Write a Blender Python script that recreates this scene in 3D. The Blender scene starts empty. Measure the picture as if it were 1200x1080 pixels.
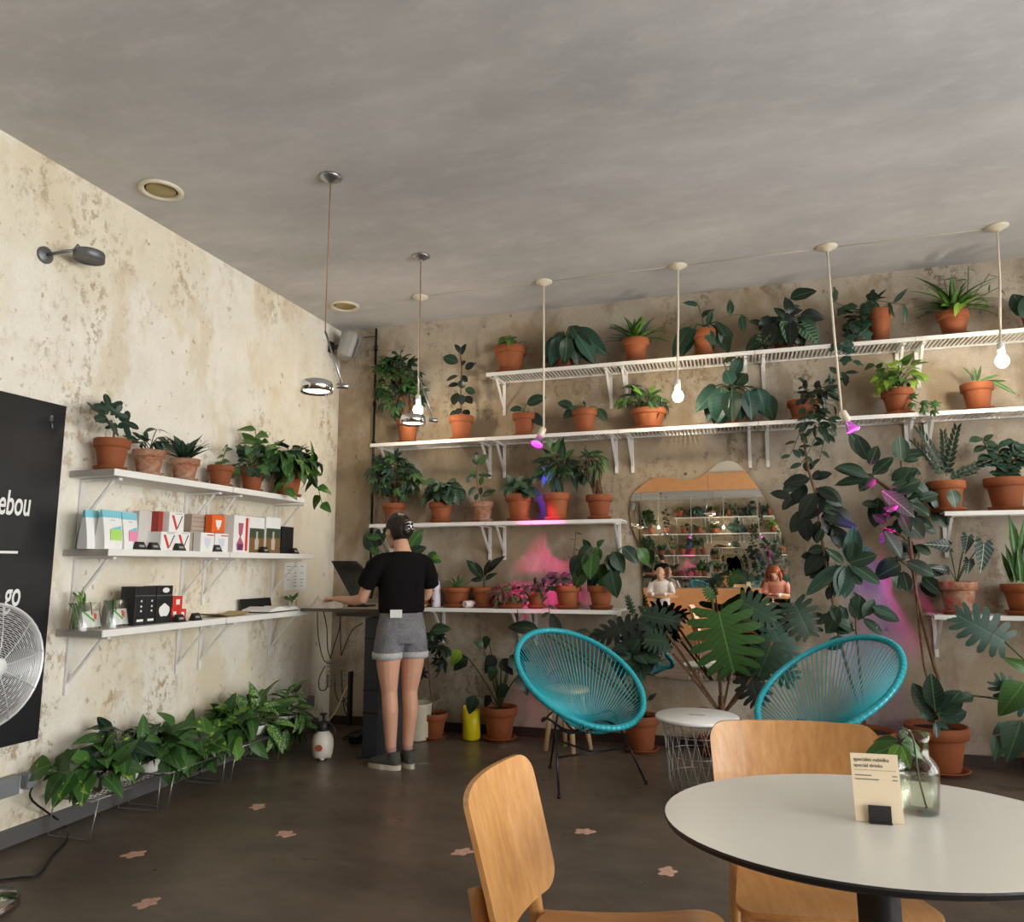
import bpy, bmesh, math, random
from mathutils import Vector, Matrix, Euler
rnd = random.Random(7)
PI = math.pi
SC = bpy.context.scene
COL = SC.collection
def V(*a): return Vector(a if len(a) > 1 else a[0])

# ------------------------------------------------------------------ camera
FPX, YAW, PITCH, ROLL = 855.2, math.radians(-16.929), math.radians(8.240), math.radians(-0.188)
CAM = V(3.327, -5.635, 1.291)
_f = V(math.sin(YAW)*math.cos(PITCH), math.cos(YAW)*math.cos(PITCH), math.sin(PITCH))
_r = V(math.cos(YAW), -math.sin(YAW), 0); _u = _r.cross(_f)
RT = _r*math.cos(ROLL) + _u*math.sin(ROLL); UP = _u*math.cos(ROLL) - _r*math.sin(ROLL)
cd = bpy.data.cameras.new('camera'); cam = bpy.data.objects.new('camera', cd); COL.objects.link(cam)
cam.matrix_world = Matrix(((RT.x, UP.x, -_f.x, CAM.x), (RT.y, UP.y, -_f.y, CAM.y), (RT.z, UP.z, -_f.z, CAM.z), (0, 0, 0, 1)))
cd.sensor_fit = 'HORIZONTAL'; cd.sensor_width = 36; cd.lens = 36*FPX/1200; cd.clip_start = .05
SC.camera = cam
# ------------------------------------------------------------------ world, daylight, exposure
ROOM_X, ROOM_Y, H = 8.0, -9.2, 3.4
wd = bpy.data.worlds.new('world'); SC.world = wd; wd.use_nodes = True
bg = wd.node_tree.nodes['Background']; bg.inputs[0].default_value = (1, .985, .955, 1); bg.inputs[1].default_value = 6.0
WINDOWS = [(-8.6, -6.5), (-6.1, -4.0), (-3.6, -1.7)]
WZ0, WZ1 = .35, 3.05
for a, b in WINDOWS:                      # sampling portals in the three window openings
    ld = bpy.data.lights.new('window_daylight', 'AREA'); ld.shape = 'RECTANGLE'; ld.size = WZ1-WZ0; ld.size_y = b-a
    ld.cycles.is_portal = True
    lo = bpy.data.objects.new('window_daylight', ld); COL.objects.link(lo)
    lo.location = (ROOM_X+.05, (a+b)/2, (WZ0+WZ1)/2); lo.rotation_euler = (0, PI/2, 0)
SC.view_settings.view_transform = 'Standard'; SC.view_settings.look = 'None'
SC.view_settings.gamma = 1; SC.view_settings.use_curve_mapping = False
SC.view_settings.exposure = 1.32
SC.cycles.max_bounces = 10; SC.cycles.diffuse_bounces = 5; SC.cycles.glossy_bounces = 6
SC.cycles.transparent_max_bounces = 12; SC.cycles.sample_clamp_indirect = 6; SC.cycles.caustics_reflective = False; SC.cycles.caustics_refractive = False

# ------------------------------------------------------------------ measuring: a photograph pixel on a known wall, shelf or floor plane
def ray(px, py): return _f + RT*((px-600)/FPX) + UP*((540-py)/FPX)
def hit(px, py, ax, val):
    d = ray(px, py); return CAM + d*((val-CAM[ax])/d[ax])
def back(px, py, d): return hit(px, py, 1, -d)
def left(px, py, d): return hit(px, py, 0, d)
def flat(px, py, z=0): return hit(px, py, 2, z)

# ------------------------------------------------------------------ materials
def nt(name):
    m = bpy.data.materials.new(name); m.use_nodes = True
    t = m.node_tree; return m, t, t.nodes['Principled BSDF']
def L(t, a, b): t.links.new(a, b)
def node(t, kind, **kw):
    n = t.nodes.new(kind)
    for k, v in kw.items():
        if k.startswith('i_'): n.inputs[int(k[2:]) if k[2:].isdigit() else k[2:].replace('_', ' ')].default_value = v
        else: setattr(n, k, v)
    return n
def c4(c): return (c[0], c[1], c[2], 1)
def math_(t, op, a, b=None, clamp=False):
    n = node(t, 'ShaderNodeMath', operation=op, use_clamp=clamp)
    for i, v in enumerate((a, b)):
        if v is None: continue
        if hasattr(v, 'links'): L(t, v, n.inputs[i])
        else: n.inputs[i].default_value = v
    return n.outputs[0]
def mix(t, f, a, b):
    n = node(t, 'ShaderNodeMix', data_type='RGBA')
    for i, v in ((0, f), (6, a), (7, b)):
        if hasattr(v, 'links'): L(t, v, n.inputs[i])
        else: n.inputs[i].default_value = v if i == 0 else c4(v)
    return n.outputs[2]
def step(t, v, a, b, lo=0., hi=1.):
    n = node(t, 'ShaderNodeMapRange'); L(t, v, n.inputs[0])
    for i, x in ((1, a), (2, b), (3, lo), (4, hi)): n.inputs[i].default_value = x
    return n.outputs[0]
def coords(t, kind='Object', scale=(1, 1, 1)):
    c = node(t, 'ShaderNodeTexCoord'); m = node(t, 'ShaderNodeMapping'); m.inputs['Scale'].default_value = scale
    L(t, c.outputs[kind], m.inputs[0]); return m.outputs[0]
def noise(t, vec, scale, detail=4, rough=.6):
    n = node(t, 'ShaderNodeTexNoise'); L(t, vec, n.inputs['Vector'])
    n.inputs['Scale'].default_value = scale; n.inputs['Detail'].default_value = detail; n.inputs['Roughness'].default_value = rough
    return n.outputs[0]
def bump(t, b, h, strength, dist=.01):
    n = node(t, 'ShaderNodeBump'); n.inputs['Strength'].default_value = strength; n.inputs['Distance'].default_value = dist
    L(t, h, n.inputs['Height']); L(t, n.outputs[0], b.inputs['Normal'])
def simple(name, c, rough=.5, metal=0., var=0., scale=8., emit=None, es=0., trans=0., ior=1.45, coat=0.):
    m, t, b = nt(name)
    b.inputs['Base Color'].default_value = c4(c); b.inputs['Roughness'].default_value = rough; b.inputs['Metallic'].default_value = metal
    b.inputs['Transmission Weight'].default_value = trans; b.inputs['IOR'].default_value = ior; b.inputs['Coat Weight'].default_value = coat
    if var:
        n = noise(t, coords(t), scale)
        L(t, mix(t, step(t, n, .3, .7), tuple(x*(1-var) for x in c), tuple(min(1, x*(1+var)) for x in c)), b.inputs['Base Color'])
    if emit: b.inputs['Emission Color'].default_value = c4(emit); b.inputs['Emission Strength'].default_value = es
    return m
def plaster(name, base, flake, pale, dark, stretch, amount, holes, chips):
    m, t, b = nt(name); v = coords(t); vs = coords(t, 'Object', stretch)
    big = noise(t, vs, .9, 5, .6); big2 = noise(t, coords(t, 'Object', (stretch[0]*1.3, stretch[1]*1.3, stretch[2])), 1.7, 7, .62); mid = noise(t, vs, 3.4, 8, .72); fine = noise(t, vs, 17, 6, .75)
    c = mix(t, step(t, big, .47, .53, 0, .8), base, pale)
    c = mix(t, step(t, big2, .53, .60, 0, .65), c, dark)
    c = mix(t, step(t, noise(t, vs, 6, 6, .7), .40, .64, 0, .30), c, tuple(x*.78 for x in base))
    zone = step(t, noise(t, vs, 1.25, 3, .5), .46, .60)
    mk = math_(t, 'MULTIPLY', math_(t, 'MULTIPLY', step(t, fine, amount, amount+.05), step(t, mid, .46, .56)), zone)
    c = mix(t, math_(t, 'MULTIPLY', mk, .85), c, flake)
    vc = noise(t, coords(t, 'Object', (chips, chips, chips*.8)), 6, 3, .55)
    c = mix(t, math_(t, 'MULTIPLY', step(t, vc, .66, .70), .6), c, tuple(x*.8 for x in flake))
    if holes:
        vo = node(t, 'ShaderNodeTexVoronoi'); L(t, v, vo.inputs['Vector']); vo.inputs['Scale'].default_value = 2.3
        c = mix(t, step(t, vo.outputs['Distance'], .022, .034, .9, 0), c, (.045, .03, .02))
    grain = noise(t, v, 85, 3, .7)
    c = mix(t, step(t, grain, .38, .66, 0, .28 if holes else .14), c, tuple(x*.5 for x in base))
    L(t, c, b.inputs['Base Color']); b.inputs['Roughness'].default_value = .9
    h = math_(t, 'SUBTRACT', math_(t, 'ADD', math_(t, 'MULTIPLY', mid, .5), math_(t, 'MULTIPLY', grain, .3)), math_(t, 'MULTIPLY', mk, .5))
    bump(t, b, h, .4, .014)
    return m
M = {}
M['wall_left'] = plaster('cream_flaking_plaster', (.80, .73, .59), (.40, .29, .16), (.86, .82, .74), (.70, .59, .42), (1, 1, .75), .50, False, 2.6)
M['wall_back'] = plaster('bare_tan_concrete', (.40, .315, .215), (.20, .145, .09), (.56, .50, .42), (.27, .205, .135), (1, 1, .8), .50, True, 2.0)
def ceil_mat():
    m, t, b = nt('brushed_grey_ceiling_plaster'); v = coords(t, 'Object', (.7, 1.4, 1))
    c = mix(t, step(t, noise(t, v, .9, 6, .65), .35, .68), (.46, .455, .46), (.645, .63, .635))
    c = mix(t, step(t, noise(t, v, 5, 6, .7), .5, .75, 0, .35), c, (.80, .785, .79))
    L(t, c, b.inputs['Base Color']); b.inputs['Roughness'].default_value = .85
    bump(t, b, noise(t, coords(t), 14, 6, .7), .12, .01); return m
M['ceiling'] = ceil_mat()
def floor_mat():
    m, t, b = nt('polished_dark_brown_concrete'); v = coords(t, 'Object', (1, 1.6, 1))
    c = mix(t, step(t, noise(t, v, 1.1, 7, .65), .3, .7), (.060, .046, .035), (.145, .108, .080))
    c = mix(t, step(t, noise(t, v, 7, 6, .7), .5, .8, 0, .5), c, (.19, .145, .11))
    L(t, c, b.inputs['Base Color'])
    L(t, step(t, noise(t, v, 3, 5), .3, .7, .26, .46), b.inputs['Roughness'])
    bump(t, b, noise(t, v, 20, 4), .05, .005); return m
M['floor'] = floor_mat()
def wood_mat(name, a, b_, scale=(14, 1.2, 14), rough=.36):
    m, t, b = nt(name); v = coords(t, 'Object', scale)
    n = noise(t, v, 3, 6, .65)
    c = mix(t, step(t, n, .32, .68), a, b_)
    c = mix(t, step(t, noise(t, coords(t, 'Object', tuple(3*s for s in scale)), 9, 2), .6, .75, 0, .35), c, tuple(x*.6 for x in a))
    L(t, c, b.inputs['Base Color']); b.inputs['Roughness'].default_value = rough; b.inputs['Coat Weight'].default_value = .15; return m
M['oak'] = wood_mat('honey_oak_veneer', (.44, .205, .062), (.60, .32, .12), (14, 14, 1.2))
M['oak_seat'] = wood_mat('honey_oak_seat_veneer', (.42, .19, .055), (.56, .285, .10), (14, 1.2, 14))
M['beech'] = wood_mat('pale_beech', (.55, .36, .18), (.66, .46, .26), (14, 14, 2))
def terracotta(name, worn):
    m, t, b = nt(name); v = coords(t)
    info = node(t, 'ShaderNodeObjectInfo')
    c = mix(t, info.outputs['Random'], (.23, .058, .015), (.33, .095, .026))
    c = mix(t, step(t, noise(t, v, 9, 5), .4, .7, 0, .5), c, (.18, .048, .015))
    if worn:
        k = step(t, noise(t, v, 16, 6, .7), .5-worn*.12, .62, 0, .75)
        c = mix(t, k, c, (.46, .33, .24))
    L(t, c, b.inputs['Base Color']); b.inputs['Roughness'].default_value = .75
    bump(t, b, noise(t, v, 70, 3), .1, .003); return m
M['terra'] = terracotta('terracotta', 0); M['terra_worn'] = terracotta('lime_stained_terracotta', 1)
M['white_pot'] = simple('white_glazed_pot', (.78, .76, .72), .3)
M['soil'] = simple('potting_soil', (.025, .016, .01), .95, var=.5, scale=60)
M['shelf'] = simple('white_coated_shelf', (.80, .78, .75), .42, var=.04)
M['plank_end'] = simple('raw_grey_board_edge', (.42, .40, .36), .7, var=.12)
M['black'] = simple('matt_black', (.012, .012, .013), .5)
M['board'] = simple('chalkboard_black', (.012, .012, .014), .42, var=.25, scale=3)
M['chalk'] = simple('white_chalk_marker', (.82, .82, .8), .8)
M['chrome'] = simple('polished_chrome', (.75, .75, .76), .12, 1)
M['fan_wire'] = simple('bright_plated_wire', (.80, .80, .82), .35, .55)
M['steel'] = simple('brushed_steel', (.42, .42, .43), .32, 1)
M['gunmetal'] = simple('dull_gunmetal', (.17, .175, .18), .5, .7)
M['wire'] = simple('grey_steel_wire', (.30, .29, .28), .4, .8)
M['grey'] = simple('grey_plastic', (.20, .21, .22), .45)
M['dark_grey'] = simple('dark_slate_panel', (.035, .042, .055), .4)
M['iron'] = simple('black_steel_rod', (.012, .012, .014), .3, .3)
M['teal'] = simple('turquoise_pvc_cord', (.022, .40, .48), .34, coat=.2)
M['cream_plastic'] = simple('aged_cream_plastic', (.72, .66, .52), .4)
M['brass'] = simple('dull_brass_grille', (.42, .33, .15), .45, .5)
M['cord'] = simple('cream_fabric_cord', (.75, .68, .55), .7)
M['wire_brown'] = simple('brown_pendant_cable', (.30, .20, .12), .6)
M['table_top'] = simple('off_white_laminate', (.74, .72, .65), .27)
M['white'] = simple('white_enamel', (.82, .82, .82), .35)
M['paper'] = simple('white_paper', (.80, .80, .79), .8)
M['cream_paper'] = simple('cream_card', (.80, .68, .49), .7)
M['faint'] = simple('faint_print', (.22, .19, .16), .8)
M['ink'] = simple('dark_print', (.06, .055, .05), .8)
M['kraft'] = simple('grey_kraft_board', (.40, .33, .27), .75, var=.12)
M['yellow'] = simple('bright_yellow_plastic', (.72, .60, .01), .35)
M['red'] = simple('red_print', (.62, .04, .025), .45)
M['dark_red'] = simple('dark_red_box', (.33, .035, .02), .45)
M['orange'] = simple('orange_print', (.80, .13, .02), .5)
M['pinkp'] = simple('pink_print', (.80, .28, .45), .5)
M['cyan'] = simple('cyan_print', (.20, .56, .66), .45)
M['teal_bag'] = simple('teal_foil', (.10, .33, .38), .4)
M['lime'] = simple('lime_print', (.42, .72, .16), .5)
M['brown'] = simple('brown_print', (.20, .11, .04), .5)
M['forest'] = simple('dark_green_print', (.05, .075, .04), .5)
M['patch'] = simple('pink_floor_inlay', (.55, .33, .25), .6, var=.15, scale=40)
M['stem'] = simple('green_stem', (.07, .10, .035), .55, var=.3)
M['bark'] = simple('brown_bark', (.16, .085, .045), .75, var=.35, scale=30)
M['skin'] = simple('skin', (.62, .34, .23), .5, var=.05)
M['skin'].node_tree.nodes['Principled BSDF'].inputs['Subsurface Weight'].default_value = .08
M['tee'] = simple('black_cotton', (.006, .0055, .006), .95); M['tee'].node_tree.nodes['Principled BSDF'].inputs['Specular IOR Level'].default_value = .15
def denim():
    m, t, b = nt('washed_grey_denim'); v = coords(t)
    c = mix(t, step(t, noise(t, v, 9, 5), .35, .7), (.085, .085, .092), (.18, .18, .195))
    c = mix(t, step(t, noise(t, v, 180, 2), .45, .6, 0, .5), c, (.28, .28, .30))
    L(t, c, b.inputs['Base Color']); b.inputs['Roughness'].default_value = .9
    bump(t, b, noise(t, v, 14, 4), .3, .02); return m
M['denim'] = denim(); M['denim_hem'] = simple('pale_denim_hem', (.42, .42, .43), .9, var=.2, scale=90)
M['hair'] = simple('dark_brown_hair', (.010, .006, .005), .45, var=.3, scale=40)
M['shoe'] = simple('olive_knit', (.06, .062, .05), .85, var=.3, scale=200)
M['sole'] = simple('off_white_rubber', (.55, .50, .42), .6)
M['sock'] = simple('dusty_pink_sock', (.36, .20, .19), .9)
M['peach'] = simple('peach_paint', (.74, .36, .15), .7, var=.05)
M['side_wall'] = simple('cream_side_wall', (.70, .64, .52), .85, var=.06, scale=2)
M['mirror'] = simple('silvered_glass', (.86, .86, .83), .004, 1)
M['red_hair'] = simple('auburn_hair', (.35, .08, .02), .5, var=.3, scale=60)
M['pink_top'] = simple('salmon_cotton', (.72, .30, .22), .85)
M['white_top'] = simple('white_cotton', (.80, .75, .72), .85)
M['jean'] = simple('blue_jean', (.06, .09, .16), .9)
M['bulb'] = simple('lit_bulb_glass', (1, .95, .85), .3, emit=(1, .86, .66), es=75)
M['lamp_lit'] = simple('lit_lamp_reflector', (1, .8, .5), .3, emit=(1, .66, .30), es=4.5)
M['grow'] = simple('lit_grow_bulb', (.9, .3, .9), .3, emit=(1, .10, .85), es=2)
M['sprayer'] = simple('translucent_white_bottle', (.68, .64, .56), .4)
M['screen'] = simple('dark_glossy_screen', (.014, .015, .017), .16, var=.3, scale=4)
M['desk'] = simple('dark_desk_edge', (.10, .08, .065), .5)
M['desk_top'] = simple('worn_grey_desk_top', (.34, .30, .25), .5, var=.1)
M['towel'] = simple('grey_cotton_cloth', (.66, .62, .57), .9, var=.12, scale=30)
M['pink_lit_roll'] = simple('paper_roll_painted_lamp_pink', (.75, .62, .66), .8)  # white paper; the grow lamp's pink light is put into the base colour
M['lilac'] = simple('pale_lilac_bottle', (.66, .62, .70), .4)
def glass(name, tint=(1, 1, 1), thin=.88, rough=.02):
    m, t, b = nt(name); out = t.nodes['Material Output']
    tr = node(t, 'ShaderNodeBsdfTransparent'); tr.inputs[0].default_value = c4(tint)
    gl = node(t, 'ShaderNodeBsdfGlossy'); gl.inputs['Roughness'].default_value = rough
    lw = node(t, 'ShaderNodeLayerWeight'); lw.inputs[0].default_value = .35
    mx = node(t, 'ShaderNodeMixShader'); L(t, math_(t, 'ADD', math_(t, 'MULTIPLY', lw.outputs['Fresnel'], .55), 1-thin-.08, True), mx.inputs[0])
    L(t, tr.outputs[0], mx.inputs[1]); L(t, gl.outputs[0], mx.inputs[2]); L(t, mx.outputs[0], out.inputs[0]); return m
M['pane'] = glass('window_glass', (.97, .98, .98), .95)
M['glass'] = glass('clear_thin_glass', (.97, .98, .97), .90)
M['cello'] = glass('clear_cellophane', (.95, .96, .95), .86, .22)
M['water'] = glass('still_water', (.90, .92, .84), .90)

def leaf_mat(name, dark, light, rib, rough=.38, pattern=None, pale=(.5, .6, .4), seed=0):
    m, t, b = nt(name)
    tc = node(t, 'ShaderNodeTexCoord'); sp = node(t, 'ShaderNodeSeparateXYZ'); L(t, tc.outputs['Object'], sp.inputs[0])
    ax = math_(t, 'ABSOLUTE', sp.outputs[0]); y = sp.outputs[1]
    info = node(t, 'ShaderNodeObjectInfo')
    c = mix(t, info.outputs['Random'], dark, light)
    c = mix(t, step(t, noise(t, tc.outputs['Object'], 5, 3), .35, .7, 0, .35), c, light)
    w = math_(t, 'SINE', math_(t, 'MULTIPLY', math_(t, 'SUBTRACT', y, math_(t, 'MULTIPLY', ax, .75)), 62 if pattern != 'stripe' else 48))
    if pattern == 'stripe':
        k = math_(t, 'MULTIPLY', step(t, w, .0, .5), step(t, ax, .17, .23, 1, 0)); c = mix(t, k, c, pale)
    elif pattern == 'spots':
        k = math_(t, 'MULTIPLY', step(t, noise(t, tc.outputs['Object'], 17, 2), .50, .56), step(t, ax, .10, .16, 1, 0)); c = mix(t, k, c, pale)
    elif pattern == 'patches':
        vv = node(t, 'ShaderNodeVectorMath', operation='ADD'); L(t, tc.outputs['Object'], vv.inputs[0]); L(t, info.outputs['Location'], vv.inputs[1])
        k = step(t, noise(t, vv.outputs[0], 3.2, 3), .58, .64, 0, .8); c = mix(t, k, c, pale)
    elif pattern == 'veins':
        k = math_(t, 'MULTIPLY', step(t, math_(t, 'SINE', math_(t, 'MULTIPLY', math_(t, 'SUBTRACT', y, math_(t, 'MULTIPLY', ax, .9)), 38)), .95, .99), .85); c = mix(t, k, c, pale)
    elif pattern == 'edge':
        c = mix(t, step(t, ax, .10, .17, 0, .75), c, pale)
    else:
        c = mix(t, step(t, w, .80, .98, 0, .30), c, rib)
    c = mix(t, step(t, ax, .006, .016, .9, 0), c, rib)
    L(t, c, b.inputs['Base Color']); b.inputs['Roughness'].default_value = rough
    b.inputs['Specular IOR Level'].default_value = .26
    return m
LM = {
 'dark': leaf_mat('dark_green_leaf', (.010, .024, .016), (.026, .056, .032), (.07, .13, .06)),
 'rubber': leaf_mat('deep_rubber_leaf', (.010, .026, .017), (.024, .056, .034), (.12, .20, .10), .30),
 'purple': leaf_mat('blackish_purple_leaf', (.008, .012, .010), (.016, .026, .020), (.04, .045, .03), .32),
 'mid': leaf_mat('mid_green_leaf', (.022, .065, .018), (.055, .135, .034), (.12, .23, .07)),
 'fresh': leaf_mat('fresh_green_leaf', (.045, .12, .018), (.11, .24, .035), (.2, .36, .09)),
 'lime': leaf_mat('lime_green_leaf', (.13, .26, .02), (.27, .42, .05), (.4, .5, .12)),
 'blue': leaf_mat('bluish_green_leaf', (.014, .044, .032), (.030, .080, .055), (.08, .15, .10), .4),
 'silver': leaf_mat('silvery_edged_leaf', (.05, .09, .06), (.08, .13, .085), (.25, .32, .24), .35, 'edge', (.02, .045, .03)),
 'calathea': leaf_mat('striped_calathea_leaf', (.012, .032, .020), (.022, .052, .030), (.12, .2, .1), .4, 'stripe', (.10, .17, .10)),
 'spots': leaf_mat('speckled_dieffenbachia_leaf', (.025, .08, .02), (.045, .13, .03), (.15, .27, .08), .35, 'spots', (.30, .44, .14)),
 'pothos': leaf_mat('marbled_pothos_leaf', (.028, .085, .018), (.06, .15, .03), (.16, .28, .08), .33, 'patches', (.32, .44, .06)),
 'alocasia': leaf_mat('white_veined_leaf', (.012, .026, .022), (.026, .048, .040), (.42, .52, .34), .34, 'veins', (.38, .46, .36)),
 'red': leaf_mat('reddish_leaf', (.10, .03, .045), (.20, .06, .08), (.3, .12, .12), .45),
}

# ------------------------------------------------------------------ mesh building
class MB:
    def __init__(s): s.v = []; s.f = []; s.mi = []; s.sm = []
    def add(s, vs, fs, mi=0, smooth=False):
        o = len(s.v); s.v.extend([tuple(v) for v in vs])
        for f in fs: s.f.append([i+o for i in f]); s.mi.append(mi); s.sm.append(smooth)
    def box(s, c, d, mi=0, rot=None, bev=0.):
        c = V(c); x, y, z = d[0]/2, d[1]/2, d[2]/2
        if bev:
            bm = bmesh.new(); bmesh.ops.create_cube(bm, size=1, matrix=Matrix.Diagonal((d[0], d[1], d[2], 1)))
            bmesh.ops.bevel(bm, geom=bm.edges[:], offset=bev, segments=2, affect='EDGES', profile=.5)
            vs = [v.co.copy() for v in bm.verts]; bm.verts.index_update(); fs = [[v.index for v in f.verts] for f in bm.faces]; bm.free()
        else:
            vs = [V(a, b, e) for a in (-x, x) for b in (-y, y) for e in (-z, z)]
            fs = [(0, 1, 3, 2), (4, 6, 7, 5), (0, 4, 5, 1), (2, 3, 7, 6), (0, 2, 6, 4), (1, 5, 7, 3)]
        if rot is not None: vs = [rot @ v for v in vs]
        s.add([v+c for v in vs], fs, mi); return s
    def bar(s, a, b, w, h, mi=0, up=(0, 0, 1)):
        a, b = V(a), V(b); d = b-a; y = d.normalized(); x = y.cross(V(up))
        if x.length < 1e-4: x = y.cross(V(1, 0, 0))
        x.normalize(); z = x.cross(y)
        R = Matrix((x, y, z)).transposed()
        return s.box((a+b)/2, (w, d.length, h), mi, R)
    def tube(s, pts, r, n=6, mi=0, cap=True, closed=False, ref=None):
        pts = [V(p) for p in pts]; N = len(pts); rr = []
        for i in range(N):
            q = r if isinstance(r, (int, float)) else r[i]
            rr.append(q if isinstance(q, (tuple, list)) else (q, q))
        vs = []; px = None
        for i, p in enumerate(pts):
            d = (pts[(i+1) % N]-pts[i-1]) if closed else (pts[min(i+1, N-1)]-pts[max(i-1, 0)])
            d.normalize()
            if ref is not None: x = V(ref)
            elif px is None: x = V(0, 0, 1) if abs(d.z) < .9 else V(1, 0, 0)
            else: x = px
            x = x - d*x.dot(d)
            if x.length < 1e-5: x = d.orthogonal()
            x.normalize(); px = x; yv = d.cross(x)
            for k in range(n):
                a = 2*PI*k/n; vs.append(p + x*math.cos(a)*rr[i][0] + yv*math.sin(a)*rr[i][1])
        fs = []
        for i in range(N if closed else N-1):
            j = (i+1) % N
            for k in range(n): l = (k+1) % n; fs.append((i*n+k, i*n+l, j*n+l, j*n+k))
        if cap and not closed: fs.append(list(range(n))[::-1]); fs.append([(N-1)*n+k for k in range(n)])
        s.add(vs, fs, mi, True); return s
    def lathe(s, prof, n=24, c=(0, 0, 0), mi=0, smooth=True, axis=None):
        vs = []; c = V(c); R = axis or Matrix.Identity(3)
        for r, z in prof:
            for k in range(n): a = 2*PI*k/n; vs.append(R @ V(r*math.cos(a), r*math.sin(a), z) + c)
        fs = []
        for i in range(len(prof)-1):
            for k in range(n): l = (k+1) % n; fs.append((i*n+k, i*n+l, (i+1)*n+l, (i+1)*n+k))
        if prof[0][0] > 1e-5: fs.append(list(range(n))[::-1])
        if prof[-1][0] > 1e-5: fs.append([(len(prof)-1)*n+k for k in range(n)])
        s.add(vs, fs, mi, smooth); return s
    def ball(s, c, r, n=14, m=9, mi=0, R=None):
        r = (r, r, r) if isinstance(r, (int, float)) else r; vs = []; c = V(c)
        for i in range(m+1):
            th = PI*i/m
            for k in range(n):
                a = 2*PI*k/n; p = V(r[0]*math.sin(th)*math.cos(a), r[1]*math.sin(th)*math.sin(a), r[2]*math.cos(th))
                vs.append((R @ p if R else p)+c)
        fs = [(i*n+k, (i+1)*n+k, (i+1)*n+(k+1) % n, i*n+(k+1) % n) for i in range(m) for k in range(n)]
        s.add(vs, fs, mi, True); return s
    def prism(s, poly, t, frame, mi=0):
        """outline poly (2D) extruded by t along the frame's normal; frame = (origin, xdir, ydir)"""
        o, x, y = (V(q) for q in frame); z = x.cross(y).normalized(); n = len(poly)
        a = [o+x*p[0]+y*p[1] for p in poly]; vs = a+[p+z*t for p in a]
        fs = [list(range(n))[::-1], [n+i for i in range(n)]]+[(i, (i+1) % n, n+(i+1) % n, n+i) for i in range(n)]
        s.add(vs, fs, mi); return s
    def mesh(s, name, mats):
        me = bpy.data.meshes.new(name); me.from_pydata(s.v, [], s.f); me.update()
        for m in (mats if isinstance(mats, (list, tuple)) else [mats]): me.materials.append(m)
        me.polygons.foreach_set('material_index', s.mi); me.polygons.foreach_set('use_smooth', s.sm)
        return me
    def build(s, name, mats, parent=None, loc=None, rot=None, kind=None, label=None):
        o = bpy.data.objects.new(name, s.mesh(name, mats)); COL.objects.link(o)
        if parent is not None: o.parent = parent
        if loc is not None: o.location = loc
        if rot is not None: o.rotation_euler = rot
        if kind: o['kind'] = kind
        if label: o['label'] = label
        return o
def tag(o, label, cat, group=None):
    o['label'] = label; o['category'] = cat
    if group: o['group'] = group
    return o
def thing(name, label, cat, loc=(0, 0, 0), rz=0., group=None):
    o = bpy.data.objects.new(name, None); o.empty_display_size = .05; COL.objects.link(o); o.location = loc; o.rotation_euler = (0, 0, rz)
    return tag(o, label, cat, group)
def struct(name, mb, m, parent=None):
    o = mb.build(name, m, parent); o['kind'] = 'structure'; return o
def text(body, parent, loc, rot, size, m, align='LEFT', extrude=.0004, shear=0., name='lettering', bold=0., sx=1.):
    cu = bpy.data.curves.new(name, 'FONT'); cu.body = body; cu.size = size; cu.align_x = align; cu.extrude = extrude; cu.shear = shear
    cu.offset = bold; cu.materials.append(m); tmp = bpy.data.objects.new(name, cu); COL.objects.link(tmp); dg = bpy.context.evaluated_depsgraph_get()
    me = bpy.data.meshes.new_from_object(tmp.evaluated_get(dg)); bpy.data.objects.remove(tmp); o = bpy.data.objects.new(name, me); COL.objects.link(o); o.parent = parent; o.scale = (sx, 1, 1); o.location = loc; o.rotation_euler = rot; return o
def remesh(o, vox, smooth=4):
    m = o.modifiers.new('r', 'REMESH'); m.mode = 'VOXEL'; m.voxel_size = vox; m.use_smooth_shade = True
    if smooth: k = o.modifiers.new('s', 'SMOOTH'); k.iterations = smooth; k.factor = .5
    dg = bpy.context.evaluated_depsgraph_get(); me = bpy.data.meshes.new_from_object(o.evaluated_get(dg))
    mats = [x for x in o.data.materials]
    o.modifiers.clear(); o.data = me
    me.materials.clear()
    for x in mats: me.materials.append(x)
    return o
def bez(a, b, c, n=6):
    a, b, c = V(a), V(b), V(c); return [a*(1-t)**2+b*2*t*(1-t)+c*t*t for t in [i/n for i in range(n+1)]]
def smooth_path(pts, n=4):
    pts = [V(p) for p in pts]; out = []
    for i in range(len(pts)-1):
        p0, p1, p2, p3 = pts[max(i-1, 0)], pts[i], pts[i+1], pts[min(i+2, len(pts)-1)]
        for k in range(n):
            t = k/n; out.append(.5*((2*p1)+(p2-p0)*t+(2*p0-5*p1+4*p2-p3)*t*t+(3*p1-p0-3*p2+p3)*t**3))
    return out+[pts[-1]]

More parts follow.
